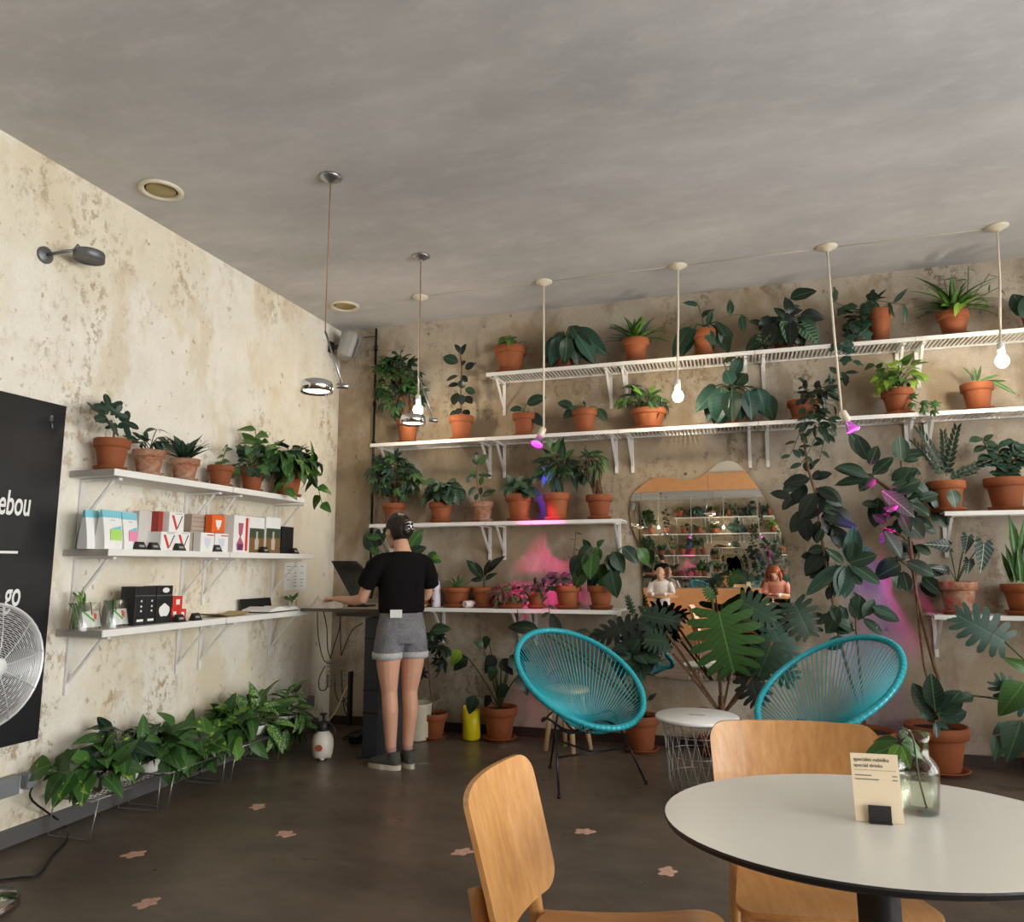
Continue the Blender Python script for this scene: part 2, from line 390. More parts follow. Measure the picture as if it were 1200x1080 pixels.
# ================================================================== THE ROOM
floor = struct('floor', MB().box((ROOM_X/2, ROOM_Y/2, -.06), (ROOM_X+.4, -ROOM_Y+.4, .12)), M['floor'])
struct('ceiling', MB().box((ROOM_X/2, ROOM_Y/2, H+.06), (ROOM_X+.4, -ROOM_Y+.4, .12)), M['ceiling'])
struct('wall_left', MB().box((-.1, ROOM_Y/2, H/2), (.2, -ROOM_Y+.4, H)), M['wall_left'])
struct('wall_back', MB().box((ROOM_X/2, .1, H/2), (ROOM_X, .2, H)), M['wall_back'])
wf = MB(); wf.box((ROOM_X/2, ROOM_Y-.1, H/2), (ROOM_X, .2, H)); struct('wall_front', wf, M['side_wall'])
struct('trim_1', MB().box((ROOM_X/2, ROOM_Y+.03, 2.93), (ROOM_X-.02, .06, .34)), M['peach'])
struct('trim_2', MB().box((ROOM_X/2, ROOM_Y+.02, .43), (ROOM_X-.02, .04, .86)), M['peach'])
wr = MB(); ys = [ROOM_Y]+[q for w in WINDOWS for q in w]+[0]
for i in range(0, len(ys), 2): wr.box((ROOM_X+.1, (ys[i]+ys[i+1])/2, H/2), (.2, ys[i+1]-ys[i], H))
for a, b in WINDOWS:
    wr.box((ROOM_X+.1, (a+b)/2, WZ0/2), (.2, b-a, WZ0)); wr.box((ROOM_X+.1, (a+b)/2, (WZ1+H)/2), (.2, b-a, H-WZ1))
struct('wall_right', wr, M['side_wall'])
for i, (a, b) in enumerate(WINDOWS):
    f = MB(); t = .06; x = ROOM_X+.1; zc = (WZ0+WZ1)/2; hh = WZ1-WZ0
    for y in (a+t/2, b-t/2, (a+b)/2): f.box((x, y, zc), (.07, t, hh))
    for z in (WZ0+t/2, WZ1-t/2, WZ1-.7): f.box((x, (a+b)/2, z), (.065, b-a, t))
    w = struct('window_%d' % (i+1), f, M['white'])
    struct('pane', MB().box((x, (a+b)/2, zc), (.008, b-a-.02, hh-.02)), M['pane'], w)
bl = MB(); bl.box((.012, ROOM_Y/2-.1, .045), (.024, -ROOM_Y-.2, .075)); struct('baseboard_left', bl, simple('grey_metal_skirting', (.13, .125, .125), .5, .3))
bb = MB(); bb.box((ROOM_X/2, -.01, .035), (ROOM_X-.06, .02, .07)); struct('baseboard_back', bb, simple('dark_brown_skirting', (.04, .022, .015), .5))
def leaf_patch(x, y, s, a):
    p = []
    for k in range(30):
        t = 2*PI*k/30; r = s*(.78+.17*math.cos(5*t)+.14*math.sin(2*t+a)+.06*math.sin(7*t+2*a)); p.append((r*math.cos(t+a), r*math.sin(t+a)))
    MB().prism(p, .0015, ((x, y, .0002), (1, 0, 0), (0, 1, 0))).build('floor_patch', M['patch'], floor)
for k, (px, py) in enumerate([(157, 1001), (172, 1058), (302, 945), (335, 977), (685, 974), (542, 998), (782, 1021), (622, 1055)]):
    q = flat(px, py); leaf_patch(q.x, q.y, .052, k*1.3)
for px, py in [(600, 873), (705, 876)]:
    q = flat(px, py); MB().box((q.x, q.y, .0012), (.16, .13, .002)).build('floor_patch', simple('faded_grey_inlay', (.17, .13, .10), .5, var=.2), floor)

# ------------------------------------------------------------------ mirror
mp = [(757, 790), (754, 709), (753, 664), (748, 638), (740, 615), (738, 596), (741, 580), (751, 570), (764, 561), (778, 559), (793, 561), (808, 562), (820, 559), (831, 551), (842, 543),
      (853, 540), (864, 543), (875, 554), (888, 571), (899, 589), (909, 609), (918, 631), (924, 658), (926, 690), (924, 730), (915, 765), (900, 788), (860, 797), (800, 796)]
P2 = [back(a, b, .012) for a, b in mp]; P2 = smooth_path(P2+[P2[0]], 3)[:-1]
mo = V(3.1, -.012, 1.3)
t = thing('wavy_mirror', 'large frameless mirror with a wavy cloud-like outline on the concrete wall', 'mirror', mo)
pl = [((p.x-mo.x), (p.z-mo.z)) for p in P2]
if sum(pl[i-1][0]*pl[i][1]-pl[i][0]*pl[i-1][1] for i in range(len(pl))) < 0: pl = pl[::-1]
MB().prism(pl, .006, ((0, .008, 0), (1, 0, 0), (0, 0, 1))).build('mirror_backing', M['grey'], t)
MB().prism(pl, .004, ((0, 0, 0), (1, 0, 0), (0, 0, 1))).build('mirror_glass', M['mirror'], t)
t = thing('wall_mirror', 'wide plain mirror on the far wall between peach bands, seen in the wavy mirror', 'mirror', (3.9, ROOM_Y+.02, 1.82))
MB().box((0, 0, 0), (6.4, .02, 1.88)).build('mirror_glass', M['mirror'], t)

# ------------------------------------------------------------------ shelves
SH = .30
def bracket(mb, o, n, s, d, drop):
    """L bracket with a strut: o on the wall, n out of the wall, s sideways"""
    o, n, s = V(o), V(n), V(s); up = V(0, 0, 1)
    mb.bar(o+n*.008-up*drop, o+n*.008, .024, .012, up=n)
    mb.bar(o+n*.012-up*.008, o+n*d-up*.008, .022, .012)
    mb.bar(o+n*.012-up*(drop*.80), o+n*(d*.82)-up*.014, .018, .008)
    return mb
def back_shelf(x0, x1, z, label, d=SH, dr=.27, br=(.06, -.06)):
    t = thing('wire_shelf', label, 'shelf', (x0, 0, z), 0, 'white slatted shelves on the concrete wall'); w = x1-x0-.004
    MB().box((w/2, -d+.008, -.014), (w, .016, .028)).build('front_lip', M['shelf'], t)
    MB().box((w/2, -.012, -.010), (w, .012, .020)).build('back_rail', M['shelf'], t)
    m = MB(); n = int(w/.028)
    for i in range(n+1): m.box((.008+i*(w-.016)/n, -(d+.004)/2, -.006), (.013, d-.03, .010))
    m.build('slat', M['shelf'], t, kind='stuff')
    for b in br:
        x = b if b > 0 else w+b
        bracket(MB(), (x, 0, -.021), (0, -1, 0), (1, 0, 0), d*.86, dr).build('bracket', M['shelf'], t)
Z1, Z2, Z3, Z4 = 2.815, 2.298, 1.636, .977
back_shelf(1.49, 2.50, Z1, 'left end section of the topmost slatted shelf, under the floppy green plant')
back_shelf(2.50, 3.52, Z1, 'topmost slatted shelf section carrying the fern-like rosette')
back_shelf(3.52, 4.55, Z1, 'topmost slatted shelf section carrying the ivy and the broad dark plant')
back_shelf(4.55, 5.57, Z1, 'topmost slatted shelf section carrying the pale wispy plant at the right edge')
back_shelf(.48, 1.49, Z2, 'second-row slatted shelf section under the tall umbrella plant and rubber plant')
back_shelf(1.49, 2.53, Z2, 'second-row slatted shelf section carrying two small rubber plants')
back_shelf(2.53, 3.52, Z2, 'second-row slatted shelf section carrying the wide-leaved plant above the mirror')
back_shelf(3.52, 4.57, Z2, 'second-row slatted shelf section carrying the lime green bushy plant')
back_shelf(4.57, 5.58, Z2, 'second-row slatted shelf section carrying the aloe at the right edge')
back_shelf(.49, 1.49, Z3, 'third-row shelf section above the head of the standing person')
back_shelf(1.49, 2.54, Z3, 'third-row shelf section glowing magenta under the grow lamp')
back_shelf(4.63, 5.6, Z3, 'short white shelf right of the big rubber plant, upper of two')
back_shelf(.97, 1.74, Z4, 'counter-height shelf section with the spray bottle and paper roll')
back_shelf(1.745, 2.52, Z4, 'counter-height shelf section behind the left turquoise chair')
back_shelf(4.52, 5.6, Z4, 'short white shelf under the white-veined plant, lower of two')
ZL = (1.797, 1.388, .985)
def left_shelf(y0, y1, z, label, br):
    t = thing('wall_shelf', label, 'shelf', (0, y0, z), 0, 'white board shelves on the cream wall'); w = y1-y0-.003
    MB().box((.152, w/2, -.018), (.296, w, .036), bev=.003).build('board', M['shelf'], t)
    for y in br: bracket(MB(), (.001, y-y0, -.037), (1, 0, 0), (0, 1, 0), .26, .30).build('bracket', M['shelf'], t)
    return t
for i, (nm, ye) in enumerate((('top', -.94), ('middle', -.79), ('lowest', -.80))):
    wd_ = ('under the four small potted plants', 'holding coffee bags and filter boxes', 'holding the seed bags and black boxes')[i]
    we_ = ('under the trailing pothos', 'holding the grinder boxes', 'holding the open book')[i]
    t = left_shelf(-2.68, -1.752, ZL[i], '%s white board shelf, left length, %s' % (nm, wd_), (-2.6, -1.82))
    MB().box((.152, -.0015, -.018), (.29, .003, .034)).build('end_edge', M['plank_end'], t)
    left_shelf(-1.748, ye, ZL[i], '%s white board shelf, right length, %s' % (nm, we_), (-1.62, -.88))

# ------------------------------------------------------------------ ceiling lamps, speakers, pipe
def rosette(t, m, r=.065):
    MB().lathe([(r, 0), (r, -.008), (r*.72, -.016), (r*.36, -.032), (r*.2, -.036), (0, -.036)], 24).build('ceiling_rose', m, t)
def bulb_pendant(px, py, d, zend, label, kind, dx=0., aim=None):
    o = back(px, py, d); o.z = H
    t = thing('pendant_lamp', label, 'lamp', o, 0, 'white cord pendants along the plant wall')
    rosette(t, M['cream_plastic']); l = H-zend
    e = V(dx, 0, -l+.16)
    MB().tube([(0, 0, -.03), (dx*.3, 0, -l*.4), e], .0075, 8).build('cord', M['cord'], t)
    if kind == 'bulb':
        so_ = MB().lathe([(.012, .0), (.021, -.01), (.021, -.07), (.017, -.075), (0, -.075)], 16, e).build('socket', M['white'], t)
        MB().lathe([(.013, .0), (.015, -.008), (.027, -.022), (.036, -.042), (.037, -.055), (.032, -.073), (.020, -.086), (.008, -.091), (0, -.092)], 18, e+V(0, 0, -.07)).build('bulb', M['bulb'], so_)
    else:
        a = V(aim).normalized(); q = V(0, 0, -1).rotation_difference(a).to_matrix()
        MB().lathe([(.014, .0), (.024, -.01), (.026, -.075), (.022, -.08), (0, -.08)], 16, e, axis=q).build('socket', M['cream_plastic'], t)
        MB().lathe([(.020, 0), (.026, -.02), (.046, -.075), (.047, -.082)], 18, e+a*.075, axis=q).build('reflector', glass('lilac_reflector_glass', (.8, .45, .9), .8), t)
        MB().lathe([(.0, -.066), (.043, -.066), (.044, -.074), (.0, -.076)], 18, e+a*.075, axis=q).build('bulb_face', M['grow'], t)
        for c, en, tg, ang in kind:
            s = bpy.data.lights.new('grow_light', 'SPOT'); s.color = c; s.energy = en; s.spot_size = math.radians(ang); s.spot_blend = .8; s.shadow_soft_size = .04
            so = bpy.data.objects.new('grow_light', s); COL.objects.link(so); so.parent = t
            so.location = e+a*.165; so.rotation_euler = V(0, 0, -1).rotation_difference((V(tg)-o-so.location).normalized()).to_euler()
bulb_pendant(492, 347, .575, 2.45, 'white cord pendant with a bare bulb nearest the room corner', 'bulb')
bulb_pendant(637, 330, .58, 2.13, 'white cord pendant with a purple grow bulb above the magenta-lit shelf', [((1, .06, .38), 70, (1.88, 0, 1.08), 36), ((.10, .05, 1), 20, (1.93, 0, 1.80), 22)], -.01, (-.25, -.35, -.85))
bulb_pendant(794, 311, .58, 2.415, 'white cord pendant with a bare bulb above the wavy mirror', 'bulb', -.03)
bulb_pendant(969, 289, .6, 2.12, 'white cord pendant with a pink grow bulb tilted toward the big rubber plant', [((1, .03, .50), 46, back(1022, 552, .44), 28), ((.25, .05, 1), 26, back(1006, 560, .44), 28)], .02, (.42, .15, -.80))
bulb_pendant(1168, 265, .6, 2.49, 'white cord pendant with a bare bulb nearest the right edge', 'bulb', -.045)
w = MB()
for a, b in ((1.03, 2.04), (2.04, 3.02), (3.02, 4.0), (4.0, 4.99)): w.tube([(a+.06, -.58, H-.003), ((a+b)/2, -.585, H-.004), (b-.06, -.58, H-.003)], .0018, 5)
tag(w.build('ceiling_cable', M['cream_plastic']), 'thin cable running over the ceiling between the white pendant roses', 'cable')
def disc_pendant(o, zl, label, ang):
    t = thing('disc_lamp', label, 'lamp', (o[0], o[1], H), 0, 'chrome disc lamps')
    rosette(t, M['steel'], .06); l = H-zl
    MB().tube([(0, 0, -.03), (0, 0, -l+.30)], .0042, 6).build('cable', M['wire_brown'], t)
    c, s = math.cos(ang), math.sin(ang); j = V(.10*c, .10*s, -l+.015)
    MB().tube([(0, 0, -l+.31), j], .006, 6).tube([j-V(.03*c, .03*s, 0), j+V(.03*c, .03*s, 0)], .014, 10).build('arm', M['steel'], t)
    MB().lathe([(0, .045), (.055, .045), (.078, .036), (.083, .015), (.083, -.02), (.078, -.02), (.074, .005), (0, .012)], 28, (-.035*c, -.035*s, -l)).build('lamp_shade', M['chrome'], t)
    MB().lathe([(0, .004), (.066, .002), (.068, -.010), (.04, -.016), (0, -.018)], 24, (-.035*c, -.035*s, -l)).build('diffuser', M['lamp_lit'], t)
disc_pendant((1.30, -2.36), 2.215, 'chrome disc pendant on a long brown cable near the cream wall, lit', .35)
disc_pendant((1.35, -1.27), 2.245, 'chrome disc pendant hanging right behind the corner bulb', .6)
for k, (x, y) in enumerate([(1.2, -6.3), (1.2, -7.4), (2.9, -7.9), (4.4, -7.9)]):
    disc_pendant((x, y), 2.2, ('chrome disc pendant seen only in the mirror, first of the two along the window-far wall', 'chrome disc pendant seen only in the mirror, second along the window-far wall',
        'chrome disc pendant seen in the mirror above the seated person in white', 'chrome disc pendant seen in the mirror above the auburn-haired person')[k], .4+k)
for (px, py), lb in (((189, 222), 'larger-looking round cream ceiling speaker near the wall lamp'), ((404, 358), 'round cream ceiling speaker near the grey corner loudspeaker')):
    o = hit(px, py, 2, H); t = thing('ceiling_speaker', lb, 'speaker', o, 0, 'ceiling speakers')
    MB().lathe([(.118, 0), (.116, -.012), (.100, -.016), (.088, -.008), (.086, 0)], 36).build('rim', M['cream_plastic'], t)
    MB().lathe([(.079, -.002), (.078, -.008), (0, -.012)], 30).build('grille', M['brass'], t)
    MB().lathe([(.087, -.001), (.079, -.001)], 30).build('gap_ring', M['black'], t)
# wall spot lamp
o = left(52, 299, .0); t = thing('wall_lamp', 'small steel spot lamp on the cream wall above the chalkboard', 'lamp', o)
MB().lathe([(0, .001), (.044, .001), (.044, .010), (.04, .014), (0, .018)], 24, axis=Matrix.Rotation(PI/2, 3, 'Y')).build('wall_plate', M['gunmetal'], t)
MB().tube([(.015, 0, 0), (.09, .03, .02), (.13, .05, .03)], .008, 8).tube([(.13, .05, .03), (.135, .07, .07), (.14, .10, .05)], .005, 6).build('arm', M['gunmetal'], t)
MB().lathe([(0, .028), (.07, .028), (.075, .02), (.075, -.018), (.068, -.02), (.066, -.012), (0, -.01)], 26, (.15, .13, .025)).build('lamp_shade', M['gunmetal'], t)
MB().ball((.15, .13, .045), (.02, .02, .012)).build('knob', M['black'], t)
# loudspeaker in the corner
t = thing('loudspeaker', 'grey wall loudspeaker in the upper room corner beside the pipe', 'speaker', (.02, -.17, 3.2), 0)
R = Euler((0, .25, .55)).to_matrix()
MB().box((.15, 0, 0), (.14, .19, .25), rot=R, bev=.045).build('cabinet', simple('grey_loudspeaker', (.30, .29, .27), .45), t)
MB().box((.225, .045, -.015), (.012, .15, .21), rot=R, bev=.005).build('front_grille', M['grey'], t)
MB().bar((-.02, 0, 0), (.10, .0, 0), .03, .03).box((-.012, 0, 0), (.012, .08, .1)).build('wall_bracket', M['black'], t)
o = back(441, 385, .03); m = MB(); m.tube([(o.x, -.03, .0+1.05), (o.x, -.03, H-.02)], .011, 8)
for z in (1.6, 2.35, 2.7, 3.2): m.lathe([(.011, -.02), (.017, -.02), (.017, .02), (.011, .02)], 10, (o.x, -.03, z))
m.tube([(o.x, -.03, H-.09), (o.x-.12, -.03, H-.09)], .004, 5)
tag(m.build('conduit_pipe', M['iron']), 'thin black vertical conduit pipe in the room corner', 'pipe')

# ================================================================== CHALKBOARD, FAN, OUTLET
t = thing('chalkboard', 'big black chalkboard with white lettering hanging on the cream wall', 'board', (.0, -3.7, 1.3))
a = left(78, 476, .015); b = left(58, 862, .015)
MB().box((.009, (a.y-4.9)/2+3.7, (a.z+b.z)/2-1.3), (.016, a.y+4.9, a.z-b.z), bev=.003).build('panel', M['board'], t)
RW = (PI/2, 0, PI/2)
for body, px, py, sz in (('s sebou', 35, 604, .165), ('to go', 23, 709, .165)):
    q = left(px, py, .019); text(body, t, (.0185, q.y+3.7, q.z-1.3), RW, sz, M['chalk'], 'RIGHT', shear=.08, bold=.0025, sx=.50)
q = left(21, 647, .019); MB().box((.0185, q.y+3.7-.25, q.z-1.3), (.001, .5, .012)).build('chalk_line', M['chalk'], t)
q = left(60, 490, .02); c = q-V(0, -3.7, 1.3)
MB().box((.021, c.y, c.z), (.008, .016, .03)).tube([(.02, c.y, c.z-.02), (.03, c.y, c.z-.03), (.03, c.y+.004, c.z-.055)], .003, 5).build('hanging_clip', M['steel'], t)
# standing fan
FH, FR = .905, .245
t = thing('standing_fan', 'chrome pedestal fan with a round wire cage in front of the chalkboard', 'fan', (.44, -3.40, 0), 0)
MB().lathe([(0, .0), (.20, 0), (.205, .012), (.19, .03), (.10, .045), (.03, .06), (.028, .08), (0, .08)], 36).build('base', M['chrome'], t)
MB().tube([(0, 0, .07), (0, 0, .6)], .016, 12).tube([(0, 0, .55), (0, 0, FH-.05)], .011, 10).build('pole', M['chrome'], t)
MB().lathe([(.0, -.17), (.05, -.165), (.07, -.10), (.07, -.03), (.03, -.01), (0, -.01)], 20, (0, 0, FH), axis=Matrix.Rotation(PI/2, 3, 'Y')).build('motor', M['steel'], t)
AX = Matrix.Rotation(PI/2, 3, 'Y') 
def ringpts(r, x): return [(x, r*math.cos(2*PI*k/40), FH+r*math.sin(2*PI*k/40)) for k in range(40)]
g = MB()
for k in range(26):
    r = .035+(FR-.035)*k/25; x = .085-.05*(r/FR)**2.2; g.tube(ringpts(r, x), .0016, 4, closed=True)
for k in range(14):
    r = .05+(FR-.05)*k/13; g.tube(ringpts(r, -.03+.03*(r/FR)**2), .0016, 4, closed=True)
g.build('grille', M['fan_wire'], t, kind='stuff')
g = MB()
for k in range(10):
    a = 2*PI*k/10+.15; g.tube([(.085-.05*(r/FR)**2.2+.003, r*math.cos(a), FH+r*math.sin(a)) for r in (.03, .09, .15, .2, FR)], .0022, 4)
g.build('spoke', M['fan_wire'], t, kind='stuff')
MB().tube(ringpts(FR, .034), .006, 6, closed=True).tube(ringpts(FR+.001, .015), .007, 6, closed=True).build('rim', M['fan_wire'], t)
MB().lathe([(0, .012), (.036, .010), (.038, .0), (0, -.004)], 24, (.088, 0, FH), axis=AX).build('hub_badge', M['white'], t)
for k in range(4):
    bl_ = MB(); n = 6; a0 = 2*PI*k/4; vs = []
    for i in range(n+1):
        r = .03+.185*i/n; w = .5*math.sin(PI*(.18+.7*i/n))
        for j in range(5): a = a0+w*(j/4-.5)*1.7; vs.append((.025+.035*(j/4-.5), r*math.cos(a), FH+r*math.sin(a)))
    bl_.add(vs, [(i*5+j, i*5+j+1, (i+1)*5+j+1, (i+1)*5+j) for i in range(n) for j in range(4)], smooth=True)
    bl_.build('blade', M['steel'], t)
q = left(15, 917, .0)
t = thing('outlet_trunking', 'grey wall trunking with power sockets above the skirting at the left edge', 'outlet', q)
MB().box((.03, -.35, 0), (.06, .70, .085), bev=.006).build('housing', M['grey'], t)
for y in (-.26, -.12, .015): MB().box((.0615, y-.02, 0), (.004, .018, .08)).build('cover_strip', M['paper'], t)
q2 = left(28, 913, .05); t = thing('power_plug', 'grey angled plug in the wall trunking with a long black cord to the fan', 'plug', q2)
MB().box((.03, 0, .0), (.06, .055, .075), bev=.01).build('plug_body', M['grey'], t)
pts = [V(.055, .0, -.03)]+[flat(*p)-q2 for p in ((50, 950), (75, 968), (78, 985), (60, 1005), (45, 1026), (20, 1030), (-30, 1036))]
pts[1] = left(38, 938, .10)-q2
for p in pts[2:]: p.z = -q2.z+.006
MB().tube(smooth_path(pts, 5), .005, 6).build('power_cord', M['black'], t)

# ================================================================== FURNITURE
TX, TY, TZ = 3.588, -3.785, .74
t = thing('cafe_table', 'oval off-white cafe table with a black edge and black column in the foreground', 'table', (TX, TY, 0), math.radians(12.8))
def oval(n, a, b): return [(a*math.cos(2*PI*k/n), b*math.sin(2*PI*k/n)) for k in range(n)]
MB().prism(oval(72, .448, .36), .004, ((0, 0, TZ-.004), (1, 0, 0), (0, 1, 0))).build('table_top', M['table_top'], t)
m = MB(); n = 72; vs = []
for a, b, z in ((.448, .36, TZ-.0005), (.4505, .3625, TZ-.004), (.446, .358, TZ-.014), (.42, .332, TZ-.026), (.30, .22, TZ-.028)): vs += [(x, y, z) for x, y in oval(n, a, b)]
m.add(vs, [(i*n+k, (i+1)*n+k, (i+1)*n+(k+1) % n, i*n+(k+1) % n) for i in range(4) for k in range(n)]+[[4*n+k for k in range(n)][::-1]], smooth=False)
m.build('edge_band', M['black'], t)
m = MB(); m.lathe([(.055, .02), (.048, .10), (.044, .35), (.046, .60), (.075, TZ-.03)], 4); m.box((0, 0, TZ-.035), (.24, .24, .012)); m.build('column', M['black'], t)
MB().lathe([(0, 0), (.22, 0), (.22, .008), (.07, .022), (0, .022)], 40).build('foot_plate', M['black'], t)

def wood_chair(loc, rz, label):
    t = thing('wooden_chair', label, 'chair', loc, rz)
    W, z0, z1, th = .252, .49, .805, .012; nu, nv = 18, 26; vs = []
    for s in (0, 1):
        for j in range(nv+1):
            v = .5-.5*math.cos(PI*j/nv); z = z0+(z1-z0)*v; d = min(v, 1-v)*(z1-z0); rc = .05
            w = W*(1-.05*(1-v))-(rc-math.sqrt(max(0, rc*rc-(rc-d)**2)) if d < rc else 0)
            for i in range(nu+1):
                u = -1+2*i/nu; x = u*w
                vs.append((x, -.005-.095*((z-.45)/.37)**1.1+.055*(x/W)**2-s*th, z))
    k = (nu+1)*(nv+1); fs = []
    for j in range(nv):
        for i in range(nu):
            a = j*(nu+1)+i; fs += [(a, a+1, a+nu+2, a+nu+1), (k+a, k+a+nu+1, k+a+nu+2, k+a+1)]
    bd = [i for i in range(nu+1)]+[j*(nu+1)+nu for j in range(1, nv+1)]+[nv*(nu+1)+i for i in range(nu-1, -1, -1)]+[j*(nu+1) for j in range(nv-1, 0, -1)]
    for i in range(len(bd)): a, b = bd[i], bd[(i+1) % len(bd)]; fs.append((b, a, k+a, k+b))
    m = MB(); m.add(vs, fs, smooth=True); b = m.build('backrest', M['oak'], t)
    md = b.modifiers.new('e', 'EDGE_SPLIT'); md.split_angle = .7
    pr = []; ns = 24; vs = []; out = []
    for j in range(ns+1):
        v = .5-.5*math.cos(PI*j/ns); y = .01+.435*v; w = .185+.06*v; rc = .05; d = min(v, 1-v)*.435
        if d < rc: w -= rc-math.sqrt(rc*rc-(rc-d)**2)
        out.append((w, y, v))
    for s in (0, 1):
        for w, y, v in out:
            for i in range(9):
                u = -1+i/4; vs.append((u*w, y, .448+.022*v-.014*math.sin(PI*min(1, v*1.15))*(1-.4*u*u)-.012*max(0, v-.8)*5*(v-.8)*5-s*.013))
    k = 9*(ns+1); fs = []
    for j in range(ns):
        for i in range(8): a = j*9+i; fs += [(a, a+1, a+10, a+9), (k+a, k+a+9, k+a+10, k+a+1)]
    bd = list(range(9))+[j*9+8 for j in range(1, ns+1)]+[ns*9+i for i in range(7, -1, -1)]+[j*9 for j in range(ns-1, 0, -1)]
    for i in range(len(bd)): a, b = bd[i], bd[(i+1) % len(bd)]; fs.append((b, a, k+a, k+b))
    m = MB(); m.add(vs, fs, smooth=True); b = m.build('seat', M['oak_seat'], t); md = b.modifiers.new('e', 'EDGE_SPLIT'); md.split_angle = .7
    for s in (-1, 1):
        MB().tube(smooth_path([(s*.205, -.03, 0), (s*.200, .0, .25), (s*.192, -.014, .46), (s*.180, -.034, .55), (s*.172, -.053, .63)], 4), [(.016, .019)]*17, 10, ref=(1, 0, 0)).build('leg', M['oak'], t)
        MB().tube([(s*.215, .40, 0), (s*.208, .385, .42)], [(.015, .015), (.019, .019)], 10).build('leg', M['oak'], t)
        MB().bar((s*.198, .0, .415), (s*.208, .40, .415), .02, .045).build('side_rail', M['oak'], t)
    MB().bar((-.2, .39, .415), (.2, .39, .415), .02, .04).build('front_rail', M['oak'], t)
    MB().bar((-.19, .01, .415), (.19, .01, .415), .02, .04).build('rear_rail', M['oak'], t)
wood_chair((2.825, -3.925, 0), math.radians(-88), 'honey oak chair at the left end of the cafe table, backrest curving toward it')
wood_chair((3.475, -3.17, 0), math.radians(187), 'honey oak chair tucked behind the cafe table, facing the camera')

def cord_chair(loc, rz, label):
    a, b, ph, cz = .385, .455, .56, .628
    t = thing('cord_lounge_chair', label, 'chair', loc, rz, )
    def rp(q, k=1.): return V(k*a*math.cos(q), -k*b*math.sin(q)*math.cos(ph), cz+k*b*math.sin(q)*math.sin(ph))
    N = 64
    MB().tube([rp(2*PI*k/N) for k in range(N)], .0165, 10, closed=True).build('rim', M['teal'], t)
    hub = V(0, .07, .330)
    inner = [hub+V(.055*math.cos(2*PI*k/40), -.06*math.sin(2*PI*k/40), .018*math.sin(2*PI*k/40)) for k in range(40)]
    MB().tube(inner, .006, 6, closed=True).build('hub_ring', M['iron'], t)
    m = MB(); n = 76
    wr_ = MB()
    for k in range(n):
        q = 2*PI*(k+.5)/n; p = rp(q); h = hub+V(.060*math.cos(q), -.065*math.sin(q), .015*math.sin(q))
        mid = p.lerp(h, .55)+V(0, 0, -.018)
        m.tube([p, mid, h], .0036, 5)
        tv = (rp(q+.02)-rp(q-.02)).normalized(); e1 = V(0, 0, 1).cross(tv).normalized(); e2 = tv.cross(e1)
        for dq in (-.02, .0, .02):
            c = rp(q+dq); wr_.tube([c+e1*.0175*math.cos(x*PI/4)+e2*.0175*math.sin(x*PI/4) for x in range(8)], .0022, 4, closed=True)
    m.build('cord', M['teal'], t, kind='stuff'); wr_.build('rim_binding', M['teal'], t, kind='stuff')
    top = [V(.235*math.cos(2*PI*k/36), -.0+.225*math.sin(2*PI*k/36), .345+.05*math.cos(4*PI*k/36)**2) for k in range(36)]
    MB().tube(top, .007, 6, closed=True).build('seat_ring', M['iron'], t)
    for f, u in ((V(-.32, .22, 0), V(-.215, .06, .375)), (V(.28, .20, 0), V(.215, .06, .375)), (V(.0, -.36, 0), V(0, -.255, .375))):
        MB().tube([f+V(0, 0, .006), u], .0068, 8).lathe([(0, 0), (.011, 0), (.011, .018), (0, .02)], 10, f).build('leg', M['iron'], t)
    MB().tube([(-.262, .135, .20), (.245, .13, .20)], .006, 6).tube([(0, .13, .2), (0, -.31, .19)], .006, 6).build('stretcher', M['iron'], t)
    MB().tube(smooth_path([(-.215, .06, .375), (-.1, 0, .30), (0, -.03, .285), (.1, 0, .30), (.215, .06, .375)], 4), .0065, 6).tube(smooth_path([(0, -.255, .375), (0, -.12, .30), (0, -.03, .285)], 4), .0065, 6).build('seat_support', M['iron'], t)
cord_chair((2.367, -1.07, 0), 3.93, 'turquoise round cord lounge chair standing left of the white side table')
cord_chair((3.788, -1.05, 0), 2.31, 'turquoise round cord lounge chair half hidden behind the oak chair backrest')

t = thing('wire_side_table', 'round white-topped side table on a dark wire basket between the turquoise chairs', 'table', (3.07, -1.17, 0))
MB().lathe([(0, .425), (.226, .425), (.234, .430), (.234, .442), (.228, .447), (0, .447)], 48).build('table_top', M['white'], t)
MB().box((0, 0, .4475), (.09, .016, .002), bev=.0008).build('grip_slot', M['grey'], t)
m = MB(); n = 22; zr = [.006, .12, .24, .35, .42]; rr = [.155, .168, .178, .188, .195]
for z, r in zip(zr, rr): m.tube([(r*math.cos(2*PI*k/36), r*math.sin(2*PI*k/36), z) for k in range(36)], .0022, 4, closed=True)
for k in range(n):
    for sgn in (1, -1):
        m.tube([(rr[i]*math.cos(2*PI*(k+sgn*.5*i)/n), rr[i]*math.sin(2*PI*(k+sgn*.5*i)/n), zr[i]) for i in range(5)], .0016, 4)
m.build('wire_basket', M['wire'], t, kind='stuff')
MB().lathe([(.0, .004), (.155, .004), (.155, .008), (0, .008)], 30).build('basket_floor', M['wire'], t)
# beech stool behind the left cord chair
t = thing('wooden_stool', 'small stool with pale round beech legs behind the left turquoise chair', 'stool', (2.12, -.34, 0))
MB().lathe([(0, .40), (.15, .40), (.165, .41), (.165, .43), (.15, .438), (0, .438)], 30).build('seat', M['beech'], t)
for x, y in ((-.15, -.05), (.07, -.13), (.15, .08), (-.05, .13)): MB().tube([(x, y, 0), (x*.6, y*.6, .40)], [.018, .021], 10).build('leg', M['beech'], t)

